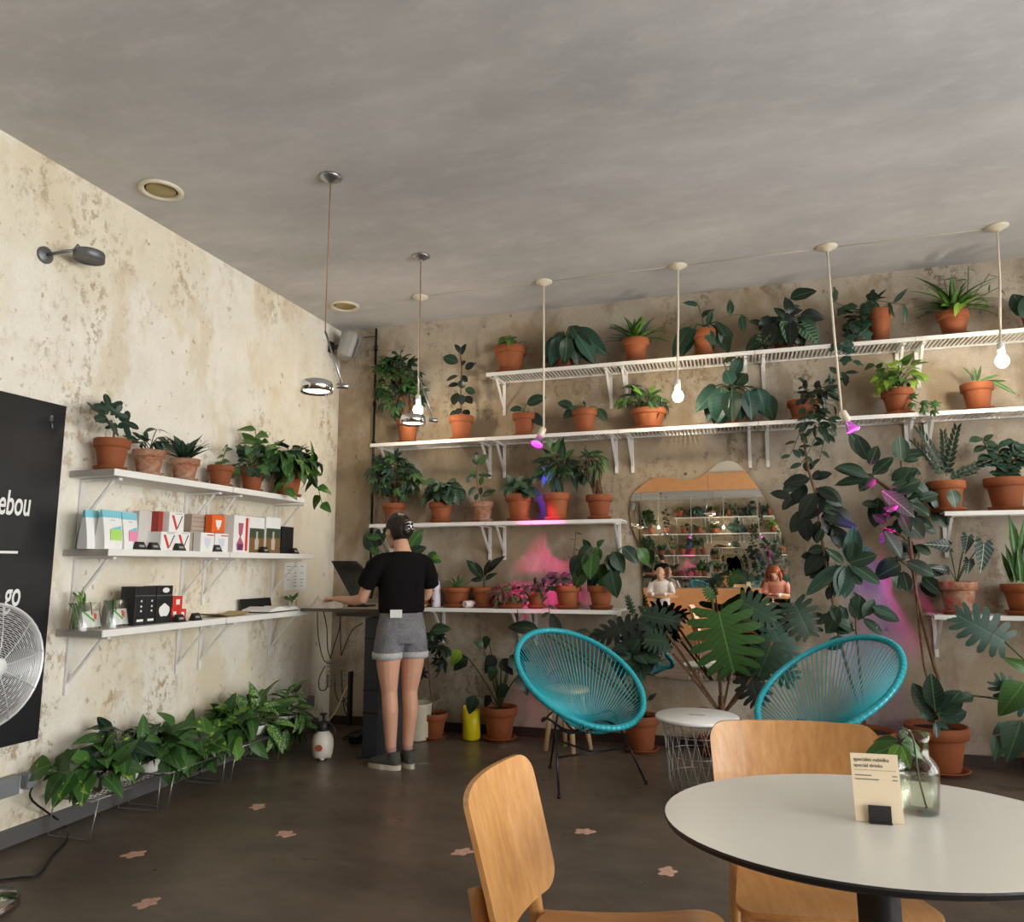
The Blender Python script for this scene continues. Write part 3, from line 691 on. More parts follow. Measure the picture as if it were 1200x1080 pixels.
# things on the cafe table
q = flat(1003, 962, TZ); q2 = flat(1060, 966, TZ); dx = (q2-q).normalized(); ang = math.atan2(dx.y, dx.x)
t = thing('menu_card', 'cream printed card in a black clip stand on the cafe table', 'card', (q+q2)/2+V(0, 0, .001), ang)
W = (q2-q).length; hh = .139; R = Euler((-.12, 0, 0)).to_matrix()
MB().box(R @ V(0, 0, hh/2), (W, .0012, hh), rot=R).build('card_sheet', M['cream_paper'], t)
m = MB(); m.box((0, -.006, .018), (.045, .004, .036)).box((0, .010, .018), (.045, .004, .036)).box((0, .002, .0015), (.045, .03, .003)); m.build('clip_stand', M['black'], t)
RC = (PI/2-.12, 0, 0)
def on_card(x, z): return R @ V(x, -.0012, z)
for s, z, sz in (('speciální nabídka', .123, .0108), ('special drinks', .111, .0108)): text(s, t, on_card(-W/2+.006, z), RC, sz, M['ink'], extrude=.0001)
m = MB()
m.box(on_card(0, .105), (W-.012, .0006, .0006), rot=R)
for z, a in ((.094, .034), (.086, .048)): m.box(on_card(-W/2+.006+a/2, z), (a, .0006, .0022), rot=R); m.box(on_card(W/2-.010, z), (.010, .0006, .0022), rot=R)
m.build('fine_print', M['faint'], t, kind='stuff')
q = flat(1077, 951, TZ); t = thing('glass_carafe', 'small clear glass carafe of water with a leafy sprig on the cafe table', 'vase', V(3.70, -3.70, TZ))
prof = [(.0, .002), (.036, .002), (.038, .006), (.044, .085), (.044, .098), (.036, .112), (.026, .124), (.025, .15), (.033, .172)]
MB().lathe(prof, 32).build('glass_body', M['glass'], t)
MB().lathe([(.0, .005), (.035, .005), (.0405, .078), (0, .078)], 28).build('water', M['water'], t)
MB().tube(smooth_path([(.012, 0, .01), (.0, .0, .08), (-.006, 0, .165), (-.03, 0, .182)], 4), .0022, 6).build('stem', M['stem'], t)
SPRIG = t

# ================================================================== GOODS ON THE CREAM WALL SHELVES
def litem(name, label, cat, x0, x1, ytop, lvl, front, depth, m, group=None, bev=.002, tilt=0., part='carton', stack=None):
    """a box whose front face spans x0..x1 in the photograph, standing on shelf level lvl"""
    zb = ZL[lvl] if stack is None else stack
    xm = (x0+x1)/2; ya, yb = left(x0, 640, front).y, left(x1, 640, front).y; zt = left(xm, ytop, front).z
    t = thing(name, label, cat, (front-depth/2, (ya+yb)/2, zb), tilt, group); w, h = abs(yb-ya), zt-zb
    if part: MB().box((0, 0, h/2), (depth, w, h), bev=bev).build(part, m, t)
    return t, w, h, depth/2
def decal(t, d, y, z, w, h, m, name='print'):
    MB().box((d+.0005, y, z), (.001, w, h)).build(name, m, t)
def vbox(x0, x1, yt, lab, stack=None, front=.245):
    t, w, h, d = litem('filter_box', lab, 'box', x0, x1, yt, 1, front, .10, M['paper'], 'white filter boxes', stack=stack)
    m = MB(); s = min(w, h)
    m.prism([(-.20*w, .84*h), (-.36*w, .84*h), (-.03*w, .10*h), (.03*w, .10*h), (.07*w, .22*h)], .001, ((d, 0, 0), (0, 1, 0), (0, 0, 1))); m.build('print', M['red'], t)
    m = MB(); m.prism([(.40*w, .84*h), (.33*w, .84*h), (.05*w, .22*h), (.09*w, .18*h)], .001, ((d, 0, 0), (0, 1, 0), (0, 0, 1))).box((d+.0005, .12*w, .92*h), (.001, .5*w, .02*h)); m.build('print', M['ink'], t)
    return t, h
def bag(label, x0, x1, yt, front, body, top, lab, tilt=0.):
    t, w, h, d = litem('coffee_bag', label, 'bag', x0, x1, yt, 1, front, .06, None, 'coffee bags', part=None, tilt=tilt)
    def shell(za, zb_, grow):
        m = MB(); vs = []; n = 9
        zs = [za+(zb_-za)*i/n for i in range(n+1)]
        for z in zs:
            k = z/h; th = (.030*(1-k**1.6)+.0025)+grow; ww = w/2+grow+(.0 if k < .9 else .0)
            for x, y in ((th, -ww), (th*1.25, 0), (th, ww), (-th, ww), (-th*1.2, 0), (-th, -ww)): vs.append((x, y*(1-.05*(1-k)), z))
        m.add(vs, [(i*6+j, i*6+(j+1) % 6, (i+1)*6+(j+1) % 6, (i+1)*6+j) for i in range(n) for j in range(6)]+[tuple(range(6))[::-1], tuple(n*6+j for j in range(6))]); return m
    shell(0, h, 0).build('pouch', body, t)
    shell(h*.80, h*.995, .0012).build('top_band', top, t)
    if lab:
        def on(y, z): return (.0025+.03*(1-(z/h)**1.6)*1.25*(1-.2*abs(y)/(w/2)), y, z)
        def quad(a, m): MB().prism([(p[0]*w, (p[1]-a[0][1])*h) for p in a], .0012, (on(.08*w, a[0][1]*h), (0, 1, 0), (-.035, 0, 1)), ).build('print', m, t)
        quad([(-.30, .22), (.30, .22), (.30, .50), (-.30, .50)], lab); quad([(-.30, .505), (.30, .505), (.30, .60), (-.05, .55)], M['cyan'])
        MB().box(on(0, .74*h), (.001, .22*w, .012*h)).build('print', M['ink'], t)
    return t
bag('teal foil coffee bag standing sideways at the left end of the middle shelf', 97, 112, 598, .13, M['teal_bag'], M['teal_bag'], None, .5)
bag('white coffee bag with a cyan top half hidden behind the lime-labelled bag', 101, 117, 597, .19, M['paper'], M['cyan'], None, .0)
bag('white coffee bag with a cyan top and lime green label', 120, 144, 597, .25, M['paper'], M['cyan'], M['lime'], .08)
bag('white coffee bag with a cyan top and pink label', 144, 162, 600, .24, M['paper'], M['cyan'], M['pinkp'], .05)
litem('grey_carton', 'plain pale grey carton behind the small black price stands on the middle shelf', 'box', 161, 184, 599, 1, .15, .05, simple('pale_grey_card', (.60, .58, .55), .6))
t, w, h, d = litem('tall_box', 'tall dark red box beside the white filter boxes', 'box', 184, 195, 599, 1, .20, .09, M['dark_red'])
decal(t, d, .15*w, h*.35, w*.4, h*.1, M['paper'])
t, h1 = vbox(188, 206, 623, 'white filter box with a red V stripe, lower left of the three')
vbox(206, 222, 623, 'white filter box with a red V stripe, lower right of the three', front=.244)
vbox(196.5, 214, 600, 'white filter box with a red V stripe, on top of the other two', ZL[1]+h1+.001)
litem('kraft_box', 'flat grey-brown kraft box, lower of the pile behind the orange box', 'box', 222, 250, 622, 1, .20, .10, M['kraft'], 'kraft boxes')
zk = left(236, 622, .20).z+.001
t, w, h, d = litem('kraft_box', 'grey-brown kraft box with dark slots, upper of the pile behind the orange box', 'box', 223, 249, 603, 1, .20, .10, M['kraft'], 'kraft boxes', stack=zk)
for z in (.25, .55, .8): decal(t, d, 0, h*z, w*.9, h*.03, M['brown'])
t1, w, h1, d = litem('cup_box', 'small white box with a printed cup, left one under the orange box', 'box', 235, 250.5, 624, 1, .262, .055, M['paper'], 'white cup boxes')
def cup(t, d, y, z, s, m): MB().prism([(-.5*s, .5*s), (-.3*s, -.25*s), (-.12*s, -.3*s), (-.12*s, -.42*s), (-.28*s, -.5*s), (.28*s, -.5*s), (.12*s, -.42*s), (.12*s, -.3*s), (.3*s, -.25*s), (.5*s, .5*s)], .001, ((d, y, z), (0, 1, 0), (0, 0, 1))).build('print', m, t)
cup(t1, d, 0, h1*.45, h1*.55, simple('pale_blue_print', (.62, .66, .76), .5)); decal(t1, d, .2*w, h1*.88, w*.5, h1*.06, M['red'])
t, w, h, d = litem('cup_box', 'small white box with a printed cup, right one under the orange box', 'box', 251.5, 267, 625, 1, .262, .055, M['paper'], 'white cup boxes')
cup(t, d, 0, h*.45, h*.55, simple('pale_blue_print', (.62, .66, .76), .5)); decal(t, d, .2*w, h*.88, w*.5, h*.06, M['red'])
t, w, h, d = litem('cup_box', 'bright orange box with a white cup symbol on top of the small white boxes', 'box', 247, 262, 603, 1, .262, .05, M['orange'], stack=ZL[1]+h1+.003)
cup(t, d, 0, h*.45, h*.52, M['paper'])
t, w, h, d = litem('kraft_box', 'tall grey-brown box behind the orange box', 'box', 260, 275, 603, 1, .19, .08, M['kraft'])
t, w, h, d = litem('siphon_box', 'white box with a printed glass coffee brewer in red and purple', 'box', 273, 291, 604, 1, .235, .10, M['paper'])
MB().prism([(-.22*w, .80*h), (.12*w, .80*h), (.06*w, .52*h), (-.04*w, .42*h), (.18*w, .22*h), (.14*w, .06*h), (-.26*w, .06*h), (-.30*w, .22*h), (-.10*w, .42*h), (-.18*w, .52*h)], .001, ((d, 0, 0), (0, 1, 0), (0, 0, 1))).build('print', simple('plum_print', (.45, .12, .18), .5), t)
decal(t, d, .34*w, h*.5, w*.16, h*.9, M['red']); decal(t, d+.001, -.06*w, h*.15, w*.30, h*.16, simple('violet_print', (.10, .04, .12), .5))
for a, b, lb in ((291.5, 309, 'left'), (311, 328, 'right')):
    t, w, h, d = litem('grinder_box', 'box printed with a brown and green picture of a hand grinder, %s one of two' % lb, 'box', a, b, 606, 1, .225, .10, M['paper'], 'grinder boxes')
    decal(t, d, 0, h*.22, w*.96, h*.42, M['brown']); decal(t, d, 0, h*.56, w*.96, h*.26, M['forest'])
    MB().prism([(-.06*w, .60*h), (.06*w, .60*h), (.05*w, .42*h), (.14*w, .36*h), (.11*w, .10*h), (-.11*w, .10*h), (-.14*w, .36*h), (-.05*w, .42*h)], .001, ((d+.001, 0, 0), (0, 1, 0), (0, 0, 1))).build('print', simple('steel_print', (.5, .46, .4), .4), t)
litem('black_carton', 'plain upright black box at the right end of the box row', 'box', 330, 343.5, 617, 1, .22, .09, M['black'])
def stand(px, py, lvl, label, front=.285):
    y = left(px, py, front).y; t = thing('price_stand', label, 'stand', (front-.022, y, ZL[lvl]), 0, 'black price stands')
    m = MB(); m.add([(.022, -.034, 0), (.022, .034, 0), (-.022, .034, 0), (-.022, -.034, 0), (.004, -.024, .042), (.004, .024, .042), (-.010, .024, .042), (-.010, -.024, .042)],
        [(0, 1, 5, 4), (1, 2, 6, 5), (2, 3, 7, 6), (3, 0, 4, 7), (4, 5, 6, 7), (3, 2, 1, 0)]); m.build('wedge', M['black'], t)
    MB().box((.0148, 0, .020), (.001, .034, .012), rot=Euler((0, -.4, 0)).to_matrix()).build('price_print', simple('grey_chalk_print', (.35, .35, .34), .8), t)
for a in ((168, 634, 1, 'black price stand in front of the pale grey carton'), (184, 637, 1, 'black price stand in front of the dark red box'), (214, 640, 1, 'black price stand under the lower right red V box'),
          (257, 642, 1, 'black price stand in front of the right cup box'), (313, 646, 1, 'black price stand between the two grinder boxes'), (348, 648, 1, 'black price stand alone at the right end of the middle shelf'),
          (214, 722, 2, 'black price stand in front of the red tins'), (233, 720, 2, 'black price stand right of the red tins on the lowest shelf')): stand(*a)
t = thing('yellow_note', 'small cream label lying behind the last price stand', 'label', (.25, left(357, 648, .25).y, ZL[1]))
MB().box((0, 0, .012), (.03, .03, .004), rot=Euler((0, .7, .2)).to_matrix()).build('label_sheet', M['cream_paper'], t)
# lowest shelf
for k, (x0, x1, yt, lb) in enumerate(((101, 131, 706, 'left of two'), (136, 162, 703, 'right of two'))):
    t, w, h, d = litem('seed_bag', 'clear bag with a green and orange printed card on the lowest shelf, %s' % lb, 'bag', x0, x1, yt, 2, .25, .10, None, 'clear printed bags', part=None)
    m = MB(); n = 8; vs = []
    for i in range(n+1):
        k_ = i/n; th = .05*(1-k_**2)+.003
        for j in range(12):
            a = 2*PI*j/12; vs.append((th*math.cos(a), w*.52*math.sin(a)*(1+.05*math.sin(5*a+i)), h*k_))
    m.add(vs, [(i*12+j, i*12+(j+1) % 12, (i+1)*12+(j+1) % 12, (i+1)*12+j) for i in range(n) for j in range(12)], smooth=True); m.build('clear_film', M['cello'], t)
    R = Euler((0, -.28, 0)).to_matrix()
    MB().box(R @ V(.03, .12*w, h*.34), (.002, w*.66, h*.60), rot=R).build('printed_card', M['paper'], t)
    m = MB(); m.prism([(-.30*w, .64*h), (-.20*w, .64*h), (.14*w, .28*h), (.10*w, .22*h)], .001, (R @ V(.032, .1*w, 0), (0, 1, 0), R @ V(0, 0, 1))); m.build('print', simple('leaf_green_print', (.10, .42, .08), .5), t)
    m = MB(); m.prism([(.12*w, .60*h), (.24*w, .52*h), (.20*w, .30*h), (.11*w, .36*h)], .001, (R @ V(.032, .1*w, 0), (0, 1, 0), R @ V(0, 0, 1))); m.build('print', M['orange'], t)
    m = MB()
    for i in range(9): a = V(rnd.uniform(-.02, .02), rnd.uniform(-.45, .2)*w, .01); m.tube(bez(a, a+V(.01, rnd.uniform(-.02, .02), h*.6), a+V(0, rnd.uniform(-.05, .05), h*.95), 4), .004, 4)
    m.build('green_contents', LM['mid'], t, kind='stuff')
t = thing('cutting_bottle', 'small brown glass bottle with green cuttings at the left end of the lowest shelf', 'bottle', (.11, left(94, 720, .11).y, ZL[2]))
MB().lathe([(0, .001), (.045, .001), (.047, .02), (.038, .07), (.016, .105), (.016, .12)], 20).build('glass_body', glass('brown_glass', (.62, .52, .40), .8), t)
m = MB()
for i in range(7): m.tube(bez((0, 0, .08), (rnd.uniform(-.02, .02), rnd.uniform(-.02, .03), .15), (rnd.uniform(-.05, .05), rnd.uniform(-.05, .06), .17+.05*rnd.random()), 4), [.002, .006, .008, .006, .001], 4)
m.build('cuttings', LM['fresh'], t, kind='stuff')
for k, (x0, x1, yt, lb) in enumerate(((163, 175, 687, 'left end of the black row'), (175.5, 187, 687, 'middle of the black row'), (188, 206, 686, 'with the white emblem and white fan shape'))):
    t, w, h, d = litem('black_box', 'black printed box on the lowest shelf, %s' % lb, 'box', x0, x1, yt, 2, .23, .10, M['black'], 'black boxes')
    if k < 2:
        for z in (.62, .48, .36): MB().lathe([(0, 0), (.006, 0), (.006, .001), (0, .001)], 10, (d, .1*w, h*z), axis=Matrix.Rotation(PI/2, 3, 'Y')).build('print', M['paper'], t)
        decal(t, d, .05*w, h*.12, w*.6, h*.06, M['paper']); decal(t, d, 0, h*.76, w, h*.012, M['grey'])
    else:
        MB().prism([(w*.22*math.cos(a)+.05*w, h*.07*math.sin(a)+h*.88) for a in [2*PI*i/16 for i in range(16)]], .001, ((d, 0, 0), (0, 1, 0), (0, 0, 1))).build('print', M['paper'], t)
        MB().prism([(w*(.34*math.cos(a))+.0*w, h*.17*math.sin(a)*(1+.12*math.sin(5*a))+h*.34) for a in [2*PI*i/28 for i in range(28)]], .001, ((d, 0, 0), (0, 1, 0), (0, 0, 1))).build('print', M['paper'], t)
        decal(t, d, 0, h*.74, w*.98, h*.012, M['grey'])
zt = None
for x0, x1, yt, lb, st in ((205, 214, 712, 'bottom left of three', 0), (214.5, 223, 713, 'bottom right of three', 0), (207, 218, 698, 'on top of the other two', 1)):
    t, w, h, d = litem('red_tin', 'small glossy red tin on the lowest shelf, %s' % lb, 'tin', x0, x1, yt, 2, .22, .07, M['red'], 'small red tins', stack=(zt+.001) if st else None, bev=.004)
    zt = ZL[2]+h if not st else zt; decal(t, d, 0, h*.55, w*.4, h*.4, M['paper'])
yk = left(262, 720, .16).y
t = thing('kraft_sheet', 'thin brown paper sheet lying curled on the lowest shelf beside the open book', 'paper', (.16, yk, ZL[2]))
m = MB(); n = 8; vs = [(x, -.16+.32*i/n, .003+.02*abs(2*i/n-1)**2.5) for i in range(n+1) for x in (-.09, .09)]
vs += [(x, y, z-.001) for x, y, z in vs]; k = 2*(n+1)
m.add(vs, [(2*i, 2*i+1, 2*i+3, 2*i+2) for i in range(n)]+[(k+2*i, k+2*i+2, k+2*i+3, k+2*i+1) for i in range(n)], smooth=True); m.build('sheet', simple('brown_paper', (.48, .36, .19), .8), t)
yb = left(322, 716, .19).y
t = thing('open_book', 'thick open book with a black cover lying on the lowest shelf', 'book', (.18, yb, ZL[2]))
MB().box((0, -.05, .004), (.24, .36, .006)).build('cover', M['black'], t)
m = MB(); prof = [(-.21, .008), (-.20, .020), (-.12, .038), (-.05, .034), (.0, .020), (.05, .034), (.10, .032), (.13, .018), (.13, .008)]
vs = [(x, y, z) for x in (-.11, .115) for y, z in prof]; n = len(prof)
m.add(vs, [(i, i+1, n+i+1, n+i) for i in range(n-1)]+[list(range(n)), [n+i for i in range(n)][::-1]]); m.build('page_block', M['paper'], t)
t = thing('black_folder', 'thin black folder resting tilted against the back of the open book', 'folder', (.05, yb-.02, ZL[2]))
MB().box((0, 0, .045), (.008, .34, .09), rot=Euler((0, -.25, 0)).to_matrix()).build('cover', M['black'], t)
t = thing('glass_jar', 'small clear jar holding a green cutting behind the open book', 'jar', (.12, left(342, 706, .12).y, ZL[2]))
MB().lathe([(0, .001), (.035, .001), (.038, .01), (.038, .06), (.028, .075), (.028, .085)], 20).build('glass_body', M['glass'], t)
m = MB()
for i in range(9): e = V(rnd.uniform(-.05, .05), rnd.uniform(-.08, .06), rnd.uniform(.07, .13)); m.tube(bez((0, 0, .02), (0, 0, .09), e, 4), [.002, .003, .008, .010, .001], 4)
m.build('cutting', LM['mid'], t, kind='stuff')
q = left(346, 675, .0)
t = thing('wall_notice', 'white printed sheet taped to the cream wall under the middle shelf end', 'paper', (.002, q.y, q.z))
a, b = left(344, 656, 0), left(368, 687, 0); w, h = b.y-a.y, a.z-b.z
MB().box((0, 0, 0), (.002, w, h)).build('sheet', M['paper'], t)
m = MB()
for i in range(7):
    for j in range(3):
        if rnd.random() < .7: m.box((.0013, -w*.32+j*w*.3, h*.36-i*h*.12), (.0006, w*.16*rnd.uniform(.5, 1), .004))
m.build('print', M['ink'], t, kind='stuff')

# ================================================================== CORNER DESK
t = thing('standing_desk', 'narrow grey-topped desk with a dark slate panel leg in the room corner', 'desk', (.64, -.5, 0))
MB().box((0, 0, .992), (.66, .92, .016), bev=.002).build('desk_top', M['desk_top'], t)
MB().box((0, -.461, .990), (.66, .006, .022)).build('front_edge', M['desk'], t)
MB().box((.06, .1, .955), (.50, .6, .05)).build('under_tray', M['desk'], t)
MB().box((.235, -.225, .475), (.115, .43, .93), bev=.004).build('panel_leg', M['dark_grey'], t)
m = MB()
for z in (.30, .45, .80): m.box((.235, -.4405, z), (.117, .003, .012))
m.build('panel_joint', M['black'], t)
MB().box((.215, -.22, .006), (.16, .44, .012)).build('foot_plate', M['dark_grey'], t)
q = back(408, 680, .72)
t = thing('till_monitor', 'dark glossy till screen tilted on the corner desk', 'screen', (q.x, -.72, 1.0), .12)
cs = [back(a, b, d) for a, b, d in ((388, 657, .60), (415, 657, .70), (428, 679, .78), (412, 700, .78), (404, 699, .72))]
pc = sum(cs[:4], V(0, 0, 0))/4
a, b, c = back(388, 657, .62), back(416, 657, .72), back(405, 699, .72)
xd = (b-a); yd = (c-a); o = V(q.x, -.72, 1.0)
t.rotation_euler = (0, 0, 0)
n = xd.cross(yd).normalized(); w = xd.length; h = yd.length; X = xd.normalized(); Yv = yd.normalized()
def onm(u, v, k=0.): return a-o+X*(u*w)+Yv*(v*h)+n*k
m = MB(); pl = [onm(.0, .0), onm(1, 0), onm(1.42, .52), onm(.95, 1.02), onm(.22, 1.02)]
vs = pl+[p+n*.022 for p in pl]; m.add(vs, [(0, 1, 2, 3, 4), (9, 8, 7, 6, 5)]+[(i, 5+i, 5+(i+1) % 5, (i+1) % 5) for i in range(5)]); m.build('screen_panel', M['screen'], t)
ctr = onm(.6, .55)
MB().tube([ctr, V(ctr.x+.02, ctr.y+.1, .10), V(ctr.x+.03, ctr.y+.1, .0)], .014, 10).box((ctr.x+.02, ctr.y+.10, .006), (.16, .14, .012)).build('stand', M['black'], t)
t = thing('folded_towel', 'crumpled pale grey cloth on the front corner of the desk', 'cloth', (.455, -.86, 1.001))
m = MB(); vs = []; n1, n2 = 14, 9
for i in range(n1+1):
    for j in range(n2+1):
        u, v = i/n1*2-1, j/n2*2-1; k = max(0, 1-max(abs(u), abs(v))**4)
        vs.append((u*.115, v*.07, k*(.052+.022*math.sin(7*u+3*v)+.014*math.sin(5*v-4*u+1))))
m.add(vs, [(i*(n2+1)+j, (i+1)*(n2+1)+j, (i+1)*(n2+1)+j+1, i*(n2+1)+j+1) for i in range(n1) for j in range(n2)], smooth=True); m.build('cloth', M['towel'], t)
# cables and wire basket under the desk
t = thing('cable_basket', 'wire basket of tangled black cables hanging under the corner desk', 'basket', (.50, -.35, .0))
c0 = back(394, 789, .35)-V(.50, -.35, 0)
m = MB(); w, h, dd = .12, .19, .09
for i in range(6):
    z = c0.z-h/2+h*i/5
    m.tube([c0*V(1, 0, 0).x if False else V(c0.x-w/2, -dd/2, z), V(c0.x+w/2, -dd/2, z), V(c0.x+w/2, dd/2, z), V(c0.x-w/2, dd/2, z)], .0022, 4, closed=True)
    m.tube([(c0.x-w/2+w*i/5, -dd/2, c0.z-h/2), (c0.x-w/2+w*i/5, -dd/2, c0.z+h/2)], .0022, 4)
m.build('wire_mesh', M['wire'], t, kind='stuff')
m = MB()
def px3(p, d=.36): return back(p[0], p[1], d)-V(.50, -.35, 0)
for pts in ([(372, 716), (373, 745), (379, 772), (388, 778)], [(379, 716), (383, 735), (384, 760), (388, 772)], [(399, 716), (398, 735), (392, 755), (387, 772)], [(399, 716), (399, 745), (400, 768)], [(425, 730), (413, 738), (405, 755), (400, 768)],
            [(381, 780), (374, 795), (375, 808), (383, 806), (384, 790)], [(392, 790), (393, 810), (398, 822), (409, 815), (412, 805)], [(400, 785), (402, 815), (408, 830), (412, 850)], [(402, 820), (405, 835), (414, 842)]):
    m.tube(smooth_path([px3(p) for p in pts], 5), .0042, 5)
m.build('cable', M['black'], t)
t = thing('hose', 'thin cream hose rising from behind the sprayer to the dark desk leg', 'hose', (.6, -.7, 0))
MB().tube(smooth_path([back(a, b, .7)-V(.6, -.7, 0) for a, b in ((424, 786), (414, 793), (403, 812), (393, 834), (381, 848))], 5), .006, 6).build('tube', M['cream_plastic'], t)
t = thing('green_bottle', 'teal plastic bottle standing behind the desk leg', 'bottle', (.62, -.42, 0))
MB().lathe([(0, .001), (.045, .001), (.047, .01), (.047, .16), (.02, .21), (.018, .24), (0, .24)], 20).build('body', simple('dull_teal_bottle', (.03, .10, .10), .35), t)
MB().lathe([(.02, .24), (.02, .275), (0, .275)], 14).build('cap', M['white'], t)
t = thing('cable_box', 'black power strip and cables piled on the floor behind the sprayer', 'cables', (.50, -.45, 0))
MB().box((0.06, 0, .03), (.07, .30, .05), bev=.006).build('power_strip', M['black'], t)
m = MB()
for k in range(4): m.tube([(.0+.10*math.cos(a)+.02*k, .06*math.sin(a)+.02*k, .008+.012*k) for a in [2*PI*i/20 for i in range(20)]], .005, 5, closed=True)
m.build('cable_coil', M['black'], t)
MB().box((.10, -.28, .35), (.02, .05, .38), bev=.004).build('socket_bar', M['black'], t)
q = flat(373, 891); t = thing('pump_sprayer', 'white pump sprayer bottle with a black head on the floor by the desk', 'sprayer', (q.x, q.y+.05, 0))
m = MB(); m.lathe([(0, .012), (.055, .012), (.067, .03), (.073, .08), (.072, .12), (.060, .16), (.036, .182), (.03, .19)], 28)
for a in range(4): m.ball((.042*math.cos(a*PI/2+.5), .042*math.sin(a*PI/2+.5), .012), (.02, .02, .012), 10, 6)
m.build('tank', M['sprayer'], t)
MB().prism([(.027*math.cos(a), .022*math.sin(a)) for a in [2*PI*i/20 for i in range(20)]], .003, ((.012, -.0700, .085), (1, .12, 0), (0, 0, 1))).build('red_sticker', simple('faded_red_sticker', (.38, .10, .06), .6), t)
m = MB(); m.lathe([(.036, .185), (.040, .19), (.038, .235), (.022, .25), (.010, .252), (.010, .285), (.024, .29), (.024, .298), (0, .30)], 20)
m.tube([(-.02, 0, .232), (-.075, .0, .240), (-.085, 0, .238)], [.010, .008, .011], 8).tube(smooth_path([(.02, 0, .24), (.06, 0, .232), (.085, 0, .205), (.095, 0, .17)], 3), .009, 8)
m.build('pump_head', M['black'], t)

# ================================================================== COUNTER SHELF GOODS AND FLOOR GOODS
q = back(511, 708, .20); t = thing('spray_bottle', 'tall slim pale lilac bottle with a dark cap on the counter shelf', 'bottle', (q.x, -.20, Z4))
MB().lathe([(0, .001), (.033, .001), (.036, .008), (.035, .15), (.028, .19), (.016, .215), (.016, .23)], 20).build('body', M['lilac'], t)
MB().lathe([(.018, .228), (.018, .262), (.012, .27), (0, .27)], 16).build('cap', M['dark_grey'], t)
m = MB()
for z in (.05, .13): m.box((-.012, -.0345, z), (.014, .003, .014))
m.build('label_print', M['ink'], t)
q = back(548, 706, .25); t = thing('paper_roll', 'small pale paper roll lying on the counter shelf, pink lamp tint painted in', 'roll', (q.x, -.21, Z4+.028))
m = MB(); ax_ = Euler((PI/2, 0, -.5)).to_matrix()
m.lathe([(.012, -.05), (.027, -.05), (.027, .05), (.012, .05), (.012, -.05)], 24, axis=ax_); m.build('roll', M['pink_lit_roll'], t)
q = flat(550, 868); t = thing('yellow_jug', 'bright yellow plastic jug standing beside the big floor pot', 'jug', (q.x, -.22, 0))
m = MB(); m.lathe([(0, .004), (.060, .004), (.068, .015), (.066, .12), (.064, .215), (.060, .215), (.062, .12), (.062, .02), (0, .014)], 32); m.v = [(x, y, z+(.035*max(0, -x)/.066 if z > .2 else 0)) for x, y, z in m.v]; m.build('body', M['yellow'], t)
t = thing('cream_bin', 'cream bin on the floor behind the legs of the standing person', 'bin', (.955, -.33, 0))
MB().lathe([(0, .004), (.085, .004), (.09, .015), (.11, .26), (.114, .27), (.107, .268), (.086, .02), (0, .012)], 28).build('body', M['cream_plastic'], t)
q = flat(1188, 925); t = thing('clear_wrapper', 'small crumpled clear wrapper on the floor at the right edge', 'wrapper', (q.x, q.y, 0))
m = MB(); vs = []; 
for i in range(7):
    for j in range(5): vs.append((-.07+.14*i/6, -.03+.06*j/4, .004+.018*abs(math.sin(3*i+2*j))))
m.add(vs, [(i*5+j, (i+1)*5+j, (i+1)*5+j+1, i*5+j+1) for i in range(6) for j in range(4)]); m.build('film', M['cello'], t)
q = left(356, 823, 0); t = thing('junction_box', 'small grey junction box low on the cream wall near the pump sprayer', 'box', (0, q.y, q.z))
MB().box((.025, 0, 0), (.05, .16, .09), bev=.006).build('housing', M['grey'], t); MB().box((.052, 0, 0), (.004, .14, .07), bev=.001).build('cover', M['grey'], t)
q = back(583, 435, .2); t = thing('small_dish', 'tiny white dish at the left end of the topmost shelf', 'dish', (q.x, -.2, Z1))
MB().lathe([(0, .001), (.018, .001), (.030, .016), (.028, .017), (.016, .004), (0, .004)], 18).build('dish_body', M['white'], t)
# wire racks for the floor plants
def rack(y0, y1, label):
    t = thing('wire_rack', label, 'rack', (.20, (y0+y1)/2, 0), 0, 'wire plant racks'); l = y1-y0; z = .19; m = MB()
    for i in range(13): m.tube([(-.14+.28*i/12, -l/2, z), (-.14+.28*i/12, l/2, z)], .0022, 4)
    for i in range(16): m.tube([(-.14, -l/2+l*i/15, z-.004), (.14, -l/2+l*i/15, z-.004)], .0022, 4)
    m.build('wire_top', M['wire'], t, kind='stuff')
    MB().tube([(-.14, -l/2, z), (.14, -l/2, z), (.14, l/2, z), (-.14, l/2, z)], .004, 6, closed=True).build('top_frame', M['wire'], t)
    for y, s in ((-l/2+.03, -1), (l/2-.03, 1)):
        MB().tube([(-.13, y, z), (-.14, y+s*.012, .006), (.12, y+s*.012, .006), (.14, y, z)], .0035, 6).build('leg', M['wire'], t)
rack(-2.70, -2.24, 'grey wire rack at the left end of the floor plants')
rack(-2.20, -1.72, 'grey wire rack in the middle of the floor plants, under the white pot')
rack(-1.68, -1.16, 'grey wire rack under the speckled plants at the far end')

